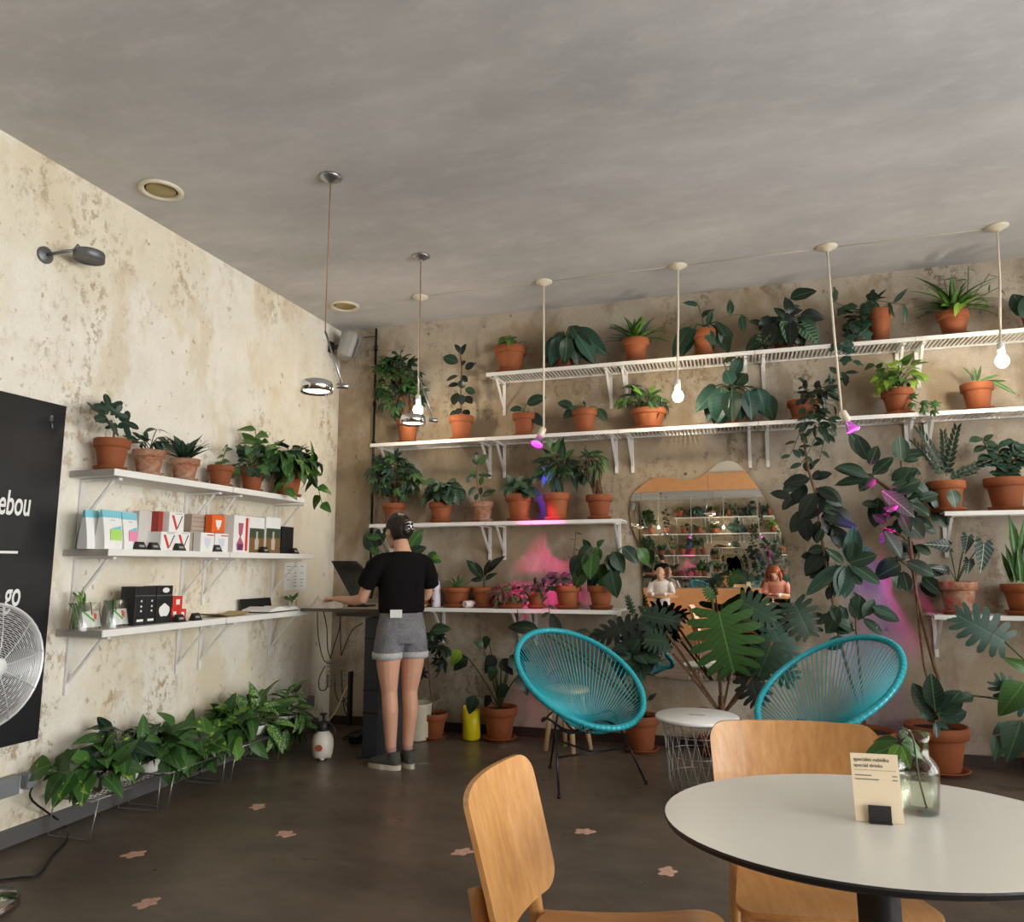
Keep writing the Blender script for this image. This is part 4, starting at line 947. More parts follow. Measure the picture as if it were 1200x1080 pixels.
# ================================================================== PEOPLE
def limb(m, pts, rr, n=14, ref=(1, 0, 0)):
    m.tube(smooth_path(pts, 4), [tuple(a+(b-a)*k/4 for a, b in zip(p, q)) for p, q in zip(rr[:-1], rr[1:]) for k in range(4)]+[tuple(rr[-1])], n, ref=ref); return m
def hand(m, wrist, d, up, s=1., curl=.5, thumb=1):
    """palm and five fingers grown from the wrist along d; up = back of the hand"""
    wrist, d, up = V(wrist), V(d).normalized(), V(up); up = (up-d*up.dot(d)).normalized(); sd = d.cross(up)
    m.tube([wrist-d*.01, wrist+d*.03*s, wrist+d*.085*s], [(.024*s, .017*s), (.036*s, .015*s), (.038*s, .013*s)], 10, ref=sd)
    for i, (o, l) in enumerate(((-.030, .068), (-.010, .078), (.010, .074), (.029, .058))):
        b = wrist+d*.075*s+sd*o*s; p = [b]; a = .12
        for f in (.45, .32, .25): p.append(p[-1]+(d*math.cos(a)-up*math.sin(a))*l*f*s); a += curl
        m.tube(p, [.0098*s, .0092*s, .0085*s, .0065*s], 8)
    b = wrist+d*.025*s+sd*thumb*.026*s
    m.tube([b, b+(d*.6+sd*thumb*.75-up*.15).normalized()*.034*s, b+(d*.8+sd*thumb*.5-up*.3).normalized()*.062*s], [.0125*s, .0105*s, .0078*s], 8)
def head(m, c, R, s=1.):
    def P(x, y, z): return V(c)+R @ (V(x, y, z)*s)
    m.ball(P(0, -.008, .012), (.074*s, .093*s, .096*s), 20, 14, R=R); m.ball(P(0, .034, -.045), (.052*s, .054*s, .068*s), 16, 12, R=R)
    m.ball(P(0, .075, -.088), (.022*s, .018*s, .018*s), 10, 8, R=R)
    m.tube([P(0, .088, .02), P(0, .106, -.018), P(0, .094, -.034)], [.009*s, .014*s, .011*s], 8)
    m.tube([P(-.02, .083, -.060), P(0, .089, -.059), P(.02, .083, -.060)], [.005*s, .008*s, .005*s], 6)
    for k in (-1, 1): m.ball(P(k*.076, -.005, -.010), (.010*s, .020*s, .030*s), 8, 8, R=R)
def face_parts(t, c, R, s=1.):
    for k in (-1, 1):
        e = MB(); e.ball(V(c)+R @ (V(k*.030, .080, .004)*s), .0125*s, 10, 8); e.build('eye', M['paper'], t)
        e = MB(); e.ball(V(c)+R @ (V(k*.030, .0905, .004)*s), .0055*s, 8, 6); e.build('iris', M['hair'], t)
    e = MB(); e.tube([V(c)+R @ (V(x, .092-abs(x)*.35, -.061)*s) for x in (-.02, 0, .02)], .004*s, 6); e.build('mouth', M['dark_red'], t)

t = thing('person', 'person seen from behind in black t-shirt and grey denim shorts, at the corner desk', 'person', (1.165, -1.085, 0), math.radians(43))
HC = V(-.022, .055, 1.535); HR = Euler((-.22, 0, .30)).to_matrix()
m = MB()
limb(m, [(0, .005, .80), (0, .0, .90), (0, .01, 1.04), (0, .02, 1.20), (0, .015, 1.30), (0, .005, 1.360), (0, .008, 1.41), (-.008, .025, 1.47), (-.012, .035, 1.52)],
     [(.135, .095), (.155, .108), (.112, .085), (.130, .095), (.140, .078), (.092, .058), (.054, .052), (.048, .050), (.045, .048)])
for k in (-1, 1):
    limb(m, [(k*.078, .0, .84), (k*.082, .005, .66), (k*.070, .01, .48), (k*.068, -.012, .36), (k*.060, -.005, .20), (k*.056, .0, .09), (k*.056, .0, .06)],
         [(.092, .098), (.078, .084), (.052, .056), (.052, .060), (.040, .044), (.031, .036), (.032, .04)])
    limb(m, [(k*.056, -.02, .04), (k*.058, .08, .035), (k*.062, .15, .03)], [(.034, .03), (.034, .025), (.022, .015)])
W1 = V(-.355, .35, 1.075)
limb(m, [(-.145, .015, 1.325), (-.195, .035, 1.25), (-.235, .10, 1.10), (-.225, .12, 1.072)], [(.034, .036), (.040, .042), (.036, .038), (.03, .03)])
limb(m, [(-.232, .095, 1.09), (-.275, .19, 1.067), W1], [(.037, .037), (.036, .034), (.023, .019)])
hand(m, W1, (-.35, .93, .0), (.1, .1, 1), .92, .45, -1)
W2 = V(.10, .40, 1.060)
limb(m, [(.145, .015, 1.325), (.19, .03, 1.25), (.215, .10, 1.11), (.20, .13, 1.085)], [(.034, .036), (.040, .042), (.036, .038), (.03, .03)])
limb(m, [(.212, .10, 1.095), (.17, .24, 1.09), W2], [(.036, .036), (.034, .032), (.023, .019)])
hand(m, W2, (-.5, .85, -.1), (0, .1, 1), .92, .45, 1)
head(m, HC, HR)
remesh(m.build('body', M['skin'], t), .0062, 5); face_parts(t, HC, HR)
m = MB()
limb(m, [(0, .002, .985), (0, .004, 1.02), (0, .012, 1.12), (0, .02, 1.22), (0, .012, 1.315), (0, .004, 1.372), (0, .004, 1.392)],
     [(.140, .112), (.157, .124), (.154, .122), (.156, .120), (.160, .102), (.120, .082), (.078, .070)], 24)
for k in (-1, 1):
    limb(m, [(k*.085, .008, 1.342), (k*.155, .018, 1.318), (k*.196, .04, 1.255), (k*.228, .078, 1.165)], [(.050, .058), (.059, .062), (.062, .064), (.064, .066)])
for i in range(9):
    a = rnd.uniform(0, 6.28); m.tube([(.145*math.cos(a), .112*math.sin(a), 1.0), (.150*math.cos(a+.2), .118*math.sin(a+.2), 1.10+.1*rnd.random())], [.014, .006], 6)
o = remesh(m.build('t_shirt', M['tee'], t), .009, 3)
m = MB()
limb(m, [(0, .0, .80), (0, -.004, .88), (0, .0, .96), (0, .006, 1.035)], [(.150, .115), (.168, .126), (.150, .110), (.128, .100)], 24)
for k in (-1, 1):
    limb(m, [(k*.075, -.002, .86), (k*.084, .0, .78), (k*.090, .004, .715)], [(.090, .112), (.096, .108), (.094, .104)], 20)
remesh(m.build('shorts', M['denim'], t), .008, 3)
sh = [o for o in t.children if o.name.startswith('shorts')][0]
for k in (-1, 1):
    m = MB(); m.lathe([(.92, -.020), (1.03, -.021), (1.045, 0), (1.03, .021), (.92, .02)], 28); m.v = [(k*.090+x*.096, .004+y*.106, .717+z) for x, y, z in m.v]; m.build('hem', M['denim_hem'], sh)
MB().tube([(.131*math.cos(2*PI*i/32), .004+.103*math.sin(2*PI*i/32), 1.02) for i in range(32)], [(.008, .017)]*32, 6, closed=True, ref=(0, 0, 1)).build('waistband', M['denim'], sh)
MB().box((-.072, -.112, .990), (.078, .006, .052), rot=Euler((.05, 0, -.45)).to_matrix(), bev=.002).build('white_tag', M['paper'], t)
for k in (-1, 1):
    a = (.62, .18)[0 if k < 0 else 1]; x0 = k*.056
    s_ = MB(); R = Euler((0, 0, a)).to_matrix()
    def at_(x, y, z): return V(x0, -.005, 0)+R @ V(x, y, z)
    limb(s_, [at_(0, -.062, .055), at_(0, -.03, .058), at_(0, .05, .052), at_(.0, .12, .040), at_(0, .175, .030)], [(.028, .032), (.038, .048), (.042, .040), (.044, .028), (.022, .012)], ref=R @ V(1, 0, 0))
    s_.tube([at_(0, -.02, .07), at_(0, -.022, .112)], [(.040, .044), (.037, .041)], 16, ref=R @ V(1, 0, 0))
    sho = remesh(s_.build('shoe', M['shoe'], t), .006, 3)
    so = MB(); op = []
    for i in range(28): q = 2*PI*i/28; op.append((.047*math.cos(q)*(1.0-.12*(math.sin(q) < 0)), .052+.132*math.sin(q)))
    so.prism(op, .030, (at_(0, 0, .001), R @ V(1, 0, 0), R @ V(0, 1, 0))); so.build('sole', M['sole'], sho)
    MB().tube([(k*.056, -.004, .10), (k*.057, -.004, .138)], [(.035, .040), (.0345, .039)], 16, ref=(1, 0, 0)).build('sock', M['sock'], t)
# hair: a shell that leaves the face free, a twisted knot and a claw clip
m = MB(); vs = []; n1, n2 = 18, 28
for i in range(n1+1):
    th = PI*i/n1
    for j in range(n2):
        a = 2*PI*j/n2; d = V(math.sin(th)*math.cos(a), math.sin(th)*math.sin(a), math.cos(th))
        g = 1.13+.02*math.sin(9*a+4*th)
        if d.y > .35 and d.z < .62: g = .80
        if d.z < -.86: g = .72
        if d.y > -.05 and d.z < -.12: g = .76
        vs.append(HC+HR @ V(d.x*.076*g, -.010+d.y*.096*g, .014+d.z*.100*g))
m.add(vs, [(i*n2+j, (i+1)*n2+j, (i+1)*n2+(j+1) % n2, i*n2+(j+1) % n2) for i in range(n1) for j in range(n2)], smooth=True)
m.ball(HC+HR @ V(.012, -.092, .0), (.054, .040, .062), 16, 10, R=HR); m.ball(HC+HR @ V(.0, -.07, .055), (.050, .040, .045), 14, 8, R=HR)
m.build('hair', M['hair'], t)
m = MB()
for k in (-1, 1):
    for z in (-.024, .0, .022): m.tube([HC+HR @ V(.014+k*.030, -.122, z), HC+HR @ V(.014+k*.016, -.142, z+.004), HC+HR @ V(.014+k*.002, -.136, z)], .0035, 6)
m.tube([HC+HR @ V(.014, -.140, -.03), HC+HR @ V(.010, -.143, .034)], .005, 8); m.build('claw_clip', M['chrome'], t, label='silver claw clip')

def sitter(loc, rz, label, top, hair, lean):
    t = thing('person', label, 'person', loc, rz)
    m = MB(); hc = V(.0, .10+lean, 1.17); R = Euler((-.35, 0, .15)).to_matrix()
    limb(m, [(0, 0, .47), (0, .0, .62), (0, .03, .82), (0, .05+lean*.6, .98), (0, .06+lean*.8, 1.04), (0, .08+lean, 1.13)], [(.15, .12), (.135, .10), (.155, .11), (.155, .085), (.06, .055), (.05, .05)])
    for k in (-1, 1):
        limb(m, [(k*.09, .0, .50), (k*.11, .22, .51), (k*.11, .42, .48), (k*.11, .44, .25), (k*.11, .42, .07)], [(.09, .08), (.075, .07), (.055, .055), (.05, .05), (.035, .035)])
        limb(m, [(k*.11, .38, .04), (k*.115, .55, .03)], [(.04, .03), (.03, .02)])
        limb(m, [(k*.16, .05+lean*.6, .98), (k*.21, .12, .80), (k*.19, .17, .74)], [(.05, .05), (.04, .04), (.035, .035)])
        w = V(k*.09, .36, .80); limb(m, [(k*.20, .14, .76), (k*.16, .26, .78), w], [(.038, .038), (.034, .032), (.023, .02)]); hand(m, w, (-k*.3, .8, .1), (0, 0, 1), .9, .4, -k)
    head(m, hc, R); remesh(m.build('body', M['skin'], t), .009, 4); face_parts(t, hc, R)
    m = MB(); limb(m, [(0, 0, .48), (0, .0, .62), (0, .03, .82), (0, .05+lean*.6, .985), (0, .06+lean*.8, 1.035)], [(.165, .135), (.15, .115), (.17, .125), (.172, .10), (.075, .07)], 20)
    for k in (-1, 1): limb(m, [(k*.15, .05+lean*.6, .985), (k*.205, .10, .85), (k*.205, .14, .79)], [(.062, .06), (.058, .058), (.052, .052)])
    remesh(m.build('shirt', top, t), .012, 3)
    m = MB()
    for k in (-1, 1): limb(m, [(k*.085, -.02, .50), (k*.11, .22, .51), (k*.11, .425, .48), (k*.11, .445, .25), (k*.11, .425, .09)], [(.105, .09), (.088, .08), (.068, .068), (.064, .064), (.055, .055)])
    remesh(m.build('trousers', M['jean'], t), .012, 3)
    if hair:
        m = MB()
        m.ball(hc+R @ V(0, -.02, .025), (.092, .105, .105), 18, 12, R=R)
        for k in (-1, 1): m.tube([hc+R @ V(k*.075, .0, .03), hc+R @ V(k*.095, .01, -.06), hc+R @ V(k*.085, .03, -.15)], [.03, .035, .015], 10)
        m.build('hair', hair, t)
    return t
sitter((1.95, -8.55, 0), .0, 'bald seated person in a white top, seen only in the wavy mirror', M['white_top'], None, .06)
sitter((4.02, -8.55, 0), .25, 'seated person with auburn hair and salmon top, seen only in the wavy mirror', M['pink_top'], M['red_hair'], .10)
t = thing('wall_bench', 'long peach bench along the far wall under the wide mirror', 'bench', (3.9, ROOM_Y+.3, 0))
MB().box((0, .16, .44), (6.2, .50, .06), bev=.012).build('seat', M['peach'], t); MB().box((0, -.06, .66), (6.2, .07, .40), bev=.012).build('backrest', M['peach'], t); MB().box((0, .16, .205), (6.1, .44, .41)).build('base', M['peach'], t)
for x, y, lb in ((1.95, -7.95, 'in front of the bald seated person'), (4.1, -7.95, 'in front of the auburn-haired seated person')):
    t = thing('bistro_table', 'round wooden bistro table %s, seen in the mirror' % lb, 'table', (x, y, 0))
    MB().lathe([(0, .735), (.34, .735), (.345, .745), (.345, .755), (.34, .762), (0, .762)], 40).build('table_top', M['oak'], t)
    MB().lathe([(0, 0), (.2, 0), (.2, .012), (.035, .03), (.03, .70), (.08, .735), (0, .735)], 24).build('column', M['black'], t)
    for k, (dx, dy) in enumerate(((-.10, .05), (.12, .0))):
        c = thing('coffee_cup', '%s of two white cups on the table %s' % (('first', 'second')[k], lb), 'cup', (x+dx, y+dy, .762))
        MB().lathe([(0, .001), (.026, .001), (.036, .06), (.034, .061), (.024, .006), (0, .006)], 20).build('cup_body', M['white'], c)
        MB().tube([(.034, 0, .05), (.052, 0, .042), (.05, 0, .02), (.03, 0, .015)], .004, 6).build('handle', M['white'], c)

# ================================================================== PLANTS
LEAF = {}
def grid_leaf(wf, nl=7, fold=.25, droop=.25, wave=0., cup=0.):
    vs = []
    for i in range(nl+1):
        t_ = i/nl; w = wf(t_)
        for j in range(-2, 3):
            x = w*j/2; vs.append((x, t_-droop*.25*t_*t_, fold*abs(x)-cup*x*x*4-droop*t_*t_+wave*math.sin(t_*14+j*2)*abs(j)/2*.02))
    return vs, [(i*5+j, i*5+j+1, (i+1)*5+j+1, (i+1)*5+j) for i in range(nl) for j in range(4)]
def polar_leaf(rf, n=30, droop=.2, fold=.15, c=.35):
    vs = [(0, c, 0)]; fs = []
    for ring in (.5, 1):
        for k in range(n):
            a = 2*PI*k/n; r = rf(a)*ring; x, y = r*math.sin(a), c+r*math.cos(a); vs.append((x, y, fold*abs(x)-droop*max(0, y)**2-.25*x*x))
    for k in range(n):
        l = (k+1) % n; fs += [(0, 1+l, 1+k), (1+k, 1+l, 1+n+l, 1+n+k)]
    return vs, fs
def merge(parts):
    vs, fs = [], []
    for v, f in parts:
        o = len(vs); vs += v; fs += [tuple(i+o for i in q) for q in f]
    return vs, fs
def xf(geo, loc, a, s, sx=1., tilt=0.):
    R = Matrix.Rotation(a, 3, 'Z') @ Matrix.Rotation(tilt, 3, 'X'); return [tuple(R @ V(x*s*sx, y*s, z*s)+V(loc)) for x, y, z in geo[0]], geo[1]
def monstera():
    parts = []; N = 7
    for sd in (-1, 1):
        vs = []; fs = []
        for k in range(N):
            t0, t1 = .02+.95*k/N, .02+.95*(k+1)/N; tm = (t0+t1)/2
            ang = math.radians(132-96*tm**.85); Lk = .53*math.sin(PI*(.20+.66*tm))**.75*(1.0 if tm < .8 else .85)
            hw = (t1-t0)/2
            for s_, wv in ((0, 1.0), (.22, 1.02), (.40, 1.0), (.56, .78), (.82, .68), (1.0, .26)):
                for e in (-1, 1):
                    x = Lk*s_*math.sin(ang); y = tm+e*hw*wv*(1+.75*s_)+Lk*s_*math.cos(ang)*(1 if k else .9)
                    vs.append((sd*x, y, .10*x-.40*x*x-.16*y*y+.008*math.sin(k*2.1)))
            for i in range(5):
                a = k*12+i*2; fs.append((a, a+1, a+3, a+2) if sd < 0 else (a, a+2, a+3, a+1))
        parts.append((vs, fs))
    tip = [(0, .92, -.13), (.06, .98, -.14), (0, 1.08, -.19), (-.06, .98, -.14)]
    parts.append((tip, [(0, 1, 2, 3)])); return merge(parts)
def sm(t_): return max(0., math.sin(PI*max(0, min(1, t_))))
RUB = lambda t_: .215*sm(t_**.92)**.72
OVAL = lambda t_: .27*sm(t_**.85)**.7
HEART = lambda t_: (.36*min(1, (t_+.004)/.24)**.55)*(1-t_**1.8)**.9 if t_ < 1 else 0
LANCE = lambda t_: .125*sm(t_**.8)
NARR = lambda t_: .085*sm(t_**.7)
STRAP = lambda t_: .045*(1-t_**3)*(min(1, t_*8+.6))
SWORD = lambda t_: .085*(min(1, t_*2.5+.45))*(1-max(0, t_-.55)**1.5*3.2) if t_ < 1 else 0
BROAD = lambda t_: .20*sm(t_**.75)**.8
lance = grid_leaf(LANCE, 5, .2, .2)
GEO = {
 'rubber': [grid_leaf(RUB, 7, .22, d) for d in (.10, .22)], 'oval': [grid_leaf(OVAL, 7, .2, d, .6) for d in (.2, .4)],
 'heart': [grid_leaf(HEART, 9, .22, d) for d in (.2, .4)], 'lance': [grid_leaf(LANCE, 6, .25, d) for d in (.15, .4)],
 'narrow': [grid_leaf(NARR, 5, .2, d) for d in (.2, .5)], 'strap': [grid_leaf(STRAP, 9, .35, d) for d in (.35, .8)],
 'sword': [grid_leaf(SWORD, 8, .5, d, .8) for d in (.02, .08)], 'broad': [grid_leaf(BROAD, 8, .28, d, .8) for d in (.2, .5)],
 'palm': [merge([xf(lance, (0, .34, 0), math.radians(a), l, 1.5, -.12*t_) for a, l in ((0, .66), (48, .6), (-48, .6), (98, .5), (-98, .5), (148, .36), (-148, .36))]) for t_ in (1, 3)],
 'ivy': [polar_leaf(lambda a: .30+.18*abs(math.cos(2.5*a))*(1 if math.cos(a) > -.6 else .6)+.10*max(0, math.cos(a))**4, 22, .3, .1, .38)],
 'lobed': [polar_leaf(lambda a: (.20+.36*abs(math.cos(2.5*a))**1.6)*(1 if math.cos(a) > -.5 else .5), 34, .25, .1, .45)],
 'arrow': [merge([grid_leaf(lambda t_: .34*(1-t_)**.8+.0 if t_ > .12 else .34*(.88)**.8*(.55+.45*t_/.12), 7, .12, .15), ([(.02, .04, 0), (.27, .02, .02), (.20, -.20, -.02), (.09, -.12, 0)], [(0, 3, 2, 1)]), ([(-.02, .04, 0), (-.27, .02, .02), (-.20, -.20, -.02), (-.09, -.12, 0)], [(0, 1, 2, 3)])])],
 'monstera': [monstera()],
 'frond': [merge([xf(lance, (sx*.01, .08+.86*i/8, -.25*((.08+.86*i/8)**2)), sx*-math.radians(62-30*i/8), .24*(1-.3*abs(i/8-.45)), 1.7, .1) for i in range(9) for sx in (-1, 1)]+[([(-.01, 0, 0), (.01, 0, 0), (.008, .5, -.0625), (-.008, .5, -.0625), (.002, 1, -.25), (-.002, 1, -.25)], [(0, 1, 2, 3), (3, 2, 4, 5)])])],
}
def leaf_mesh(kind, mat, i):
    i %= len(GEO[kind]); k = (kind, mat, i)
    if k not in LEAF:
        me = bpy.data.meshes.new('leaf_'+kind); me.from_pydata(GEO[kind][i][0], [], GEO[kind][i][1]); me.materials.append(LM[mat])
        me.polygons.foreach_set('use_smooth', [True]*len(me.polygons)); me.update(); LEAF[k] = me
    return LEAF[k]
EX = .03     # leaves keep this far off the walls
def keep(p): p = V(p); p.x = max(p.x, EX); p.y = min(p.y, -EX); p.z = min(p.z, H-.03); p.z = max(p.z, .012); return p
class Plant:
    """a potted plant: Empty at the pot's foot, with pot, soil, stems and single leaves as children"""
    def __init__(s, name, label, base, h, r, pot='terra', saucer=True, group=None, cat='plant', seed=1):
        s.o = V(base); s.t = thing(name, label, cat, s.o, 0, group); s.h, s.r = h, r; s.rd = random.Random(seed*7919+11); s.st = MB(); s.top = s.o+V(0, 0, h*.93); s.bark = False; s.nl = 0
        pm = M[pot]; z0 = .012 if saucer else 0
        if pot == 'white_pot': prof = [(0, .001), (r*.74, .001), (r*.78, .006), (r, h*.97), (r, h), (r*.94, h), (r*.90, h*.9), (0, h*.9)]
        else: prof = [(0, z0), (r*.62, z0), (r*.66, z0+.004), (r*.86, h*.72), (r*.86, h*.735), (r*.97, h*.74), (r, h*.755), (r*1.02, h*.985), (r*.99, h), (r*.91, h), (r*.89, h*.9), (r*.86, h*.88)]
        po = MB().lathe(prof, 28).build('pot', pm, s.t)
        MB().lathe([(0, h*.90), (r*.6, h*.905), (r*.885, h*.89), (r*.86, h*.86), (0, h*.86)], 20).build('soil', M['soil'], po)
        if saucer: MB().lathe([(0, .0005), (r*.80, .0005), (r*.92, .022), (r*.96, .024), (r*.93, .028), (r*.78, .010), (0, .010)], 28).build('saucer', pm, s.t)
    def leaf(s, kind, mat, b, tip, n=None, w=1., name=None):
        b, tip = keep(b), keep(tip); y = tip-b; l = y.length
        if l < .01: return
        y.normalize(); n = V(n) if n is not None else V(s.rd.uniform(-.35, .45), -1+s.rd.uniform(-.2, .2), .45+s.rd.uniform(-.35, .3))
        z = n-y*n.dot(y)
        if z.length < .05: z = y.orthogonal()
        z.normalize(); x = y.cross(z); s.nl += 1
        o = bpy.data.objects.new(name or ('frond' if kind == 'frond' else 'leaf'), leaf_mesh(kind, mat, s.rd.randrange(4))); COL.objects.link(o); o.parent = s.t
        lc = b-s.o
        mm = Matrix(((x.x*l*w, y.x*l, z.x*l, lc.x), (x.y*l*w, y.y*l, z.y*l, lc.y), (x.z*l*w, y.z*l, z.z*l, lc.z), (0, 0, 0, 1)))
        # a drooping blade's tip is bent below its axis: turn it up so that its tip ends at the aim
        o.matrix_local = mm; return o
    def stem(s, pts, r=.003): s.st.tube([keep(p)-s.o if True else p for p in pts], r, 5); return s
    def bush(s, C, R, n, kind, mat, l, droop=.25, out=1., w=1., stems=True, low=-.5, face=.75, r=.0028):
        C = V(C); rd = s.rd
        for i in range(n):
            while 1:
                d = V(rd.uniform(-1, 1), rd.uniform(-1, 1), rd.uniform(low, 1))
                if .1 < d.length < 1: break
            d.normalize(); k = .45+.55*rd.random()**.6
            p = C+V(d.x*R[0], d.y*R[1], d.z*R[2])*k; ll = (l[0]+(l[1]-l[0])*rd.random())
            q = (d*out+V(rd.uniform(-.45, .45), rd.uniform(-.45, .45)-.15, rd.uniform(-.3, .3)-droop)).normalized()
            b = p-q*ll*.55; tip = b+q*ll
            nn = V(0, 0, .55)+d*.45+V(.15, -face, 0)+V(rd.uniform(-.3, .3), rd.uniform(-.3, .3), rd.uniform(-.2, .3))
            s.leaf(kind, mat if isinstance(mat, str) else rd.choice(mat), b, tip, nn, w)
            if stems and i % 2 == 0:
                m_ = s.top.lerp(b, .5)+V(0, 0, .04); s.stem(bez(s.top+V(rd.uniform(-.4, .4)*s.r, rd.uniform(-.4, .4)*s.r, -.01), m_, b, 4), r)
        return s
    def rosette(s, n, kind, mat, l, elev=(.2, 1.2), c=None, w=1., az=(0, 2*PI), bend=.25):
        c = V(c) if c is not None else s.top; rd = s.rd
        for i in range(n):
            a = az[0]+(az[1]-az[0])*((i*.618) % 1+rd.uniform(-.04, .04)); e = elev[0]+(elev[1]-elev[0])*rd.random(); ll = l[0]+(l[1]-l[0])*rd.random()
            d = V(math.cos(a)*math.cos(e), math.sin(a)*math.cos(e)*.8, math.sin(e)); b = c+V(d.x, d.y, 0)*s.r*.2
            s.leaf(kind, mat if isinstance(mat, str) else rd.choice(mat), b, b+d*ll, V(-d.x*.6, -d.y*.6-.25, 1), w)
        return s
    def px(s, kind, mat, d, rows, w=1., stem_to=None, r=.004, dup=0.):
        """leaves measured in the photograph on the vertical plane at distance d from the back wall"""
        for q in rows:
            dd = d+(q[4] if len(q) > 4 else s.rd.uniform(-.06, .06)); b = back(q[0], q[1], dd); tip = back(q[2], q[3], dd+s.rd.uniform(.0, .06))
            ww = q[5]*w if len(q) > 5 else w
            if s.rd.random() < dup:
                j = [s.rd.uniform(-9, 9) for _ in range(4)]; s.leaf(kind, mat if isinstance(mat, str) else s.rd.choice(mat), back(q[0]+j[0], q[1]+j[1], max(.08, dd-.05)), back(q[2]+j[2], q[3]+j[3], max(.06, dd-.03)), None, w)
            s.leaf(kind, mat if isinstance(mat, str) else s.rd.choice(mat), b, tip, None, ww)
            if stem_to is not None: s.stem(bez(stem_to, (V(stem_to)+b)/2+V(0, 0, .05), b, 5), r)
        return s
    def vine(s, pts, n, kind, mat, l, r=.0028, w=1.):
        P = smooth_path([keep(p) for p in pts], 5); s.stem(P, r); rd = s.rd
        for i in range(n):
            f = (i+.6)/n*(len(P)-1); k = min(int(f), len(P)-2); p = P[k].lerp(P[k+1], f-k); tg = (P[k+1]-P[k]).normalized()
            sd = tg.cross(V(0, -1, .2)).normalized()*(1 if i % 2 else -1); ll = l[0]+(l[1]-l[0])*rd.random()
            q = (tg*.45+sd*.9+V(0, rd.uniform(-.7, .0), rd.uniform(-.6, .1))).normalized(); s.leaf(kind, mat if isinstance(mat, str) else rd.choice(mat), p, p+q*ll, V(rd.uniform(-.4, .4), -.8, .6+rd.uniform(-.3, .3)), w)
        return s
    def done(s):
        if s.st.v: s.st.build('stem', M['bark'] if s.bark else M['stem'], s.t)
        return s
SEED = [0]
def shelf_plant(name, label, cx, rim, w, z, d=.165, pot='terra', saucer=True, group=None):
    SEED[0] += 1; q = back(cx, rim, d); h = max(.07, q.z-z); dist = (V(q)-CAM).dot(_f)
    return Plant(name, label, (q.x, -d, z), h, w/2*dist/FPX, pot, saucer, group, seed=SEED[0])
def left_plant(name, label, cx, rim, w, z, d=.15, pot='terra', saucer=True, group=None):
    SEED[0] += 1; q = left(cx, rim, d); h = max(.06, q.z-z); dist = (V(q)-CAM).dot(_f)
    return Plant(name, label, (d, q.y, z), h, w/2*dist/FPX, pot, saucer, group, seed=SEED[0])
def floor_plant(name, label, cx, bot, rim, w, pot='terra', saucer=True, dy=0.):
    SEED[0] += 1; b = flat(cx, bot); d = -b.y-dy; q = back(cx, rim, d); dist = (V(q)-CAM).dot(_f); r = w/2*dist/FPX
    return Plant(name, label, (q.x, min(-d+r*.8, -r*1.05-.02), 0), q.z, r, pot, saucer, seed=SEED[0])
def box_b(x0, y0, x1, y1, d=.18, ry=None):
    a, b = back(x0, y0, d), back(x1, y1, d); c = (a+b)/2; R = (abs(b.x-a.x)/2, ry or min(abs(b.x-a.x)/2, .16), abs(a.z-b.z)/2); return c, R
def box_l(x0, y0, x1, y1, d=.17, rx=None):
    a, b = left(x0, y0, d), left(x1, y1, d); a2, b2 = left(x1, y0, d), left(x0, y1, d); c = (a+b)/2; R = (rx or .15, abs(b.y-a.y)/2, (abs(a.z-b2.z)+abs(a2.z-b.z))/4); return c, R
# ---- sprig in the carafe on the table
s_ = Plant.__new__(Plant); s_.t = SPRIG; s_.o = SPRIG.location.copy(); s_.rd = random.Random(5); s_.st = MB(); s_.nl = 0
c = s_.o+V(-.03, 0, .182); BD = -c.y
for bx, by, tx, ty, dn in ((1052, 872, 1006, 889, 0), (1054, 872, 1040, 895, .03), (1056, 873, 1068, 902, .03), (1056, 870, 1091, 886, 0), (1058, 868, 1088, 872, -.03), (1053, 868, 1020, 866, -.04), (1055, 866, 1062, 853, -.02)):
    s_.leaf('lance', 'fresh' if dn == .03 else 'mid', back(bx, by, BD+dn*.3), back(tx, ty, BD+dn), V(rnd.uniform(-.2, .2), -.7, .7), 1.9)
# ---- cream wall, top shelf
p = left_plant('potted_fig', 'pot with lobed dark leaves at the left end of the cream wall top shelf', 132, 515, 39, ZL[0])
p.bark = True; c = left(130, 492, .15); p.stem(bez(p.top, p.top+V(.0, .02, .06), c, 5), .006)
for tx, ty, dx in ((112, 474, 0), (128, 462, .02), (142, 476, .06), (165, 497, .08), (138, 505, .05), (120, 486, .10)):
    e = left(tx, ty, .15+dx); p.leaf('lobed', 'dark', c+(e-c)*.02, e, V(.9, -.3, .5), 1.25)
p.done()
p = left_plant('potted_seedling', 'lime-stained pot with bushy small leaves and one arching leaf, cream wall top shelf', 175, 528, 36, ZL[0], pot='terra_worn')
p.bush(*box_l(158, 508, 190, 528), 22, 'rubber', 'dark', (.05, .08)).stem(bez(p.top, left(180, 508, .15), left(184, 503, .17), 5), .003)
for a in ((184, 503, 170, 499), (184, 503, 203, 507)): p.leaf('lance', 'dark', left(a[0], a[1], .17), left(a[2], a[3], .2), V(.5, 0, 1))
p.done()
left_plant('potted_dracaena', 'grey weathered pot with a dense dark rosette on the cream wall top shelf', 217, 538, 33, ZL[0], pot='terra_worn').rosette(34, 'lance', 'dark', (.15, .21), (.35, 1.4), w=1.4).done()
p = left_plant('potted_cutting', 'pot with one thin sparse stem on the cream wall top shelf', 259, 546, 30, ZL[0])
p.vine([p.top, left(262, 535, .15), left(267, 521, .14)], 5, 'heart', 'mid', (.05, .07)).done()
p = left_plant('potted_ivy', 'pot with ivy and heart-shaped leaves beside the trailing pothos on the top shelf', 296, 548, 28, ZL[0])
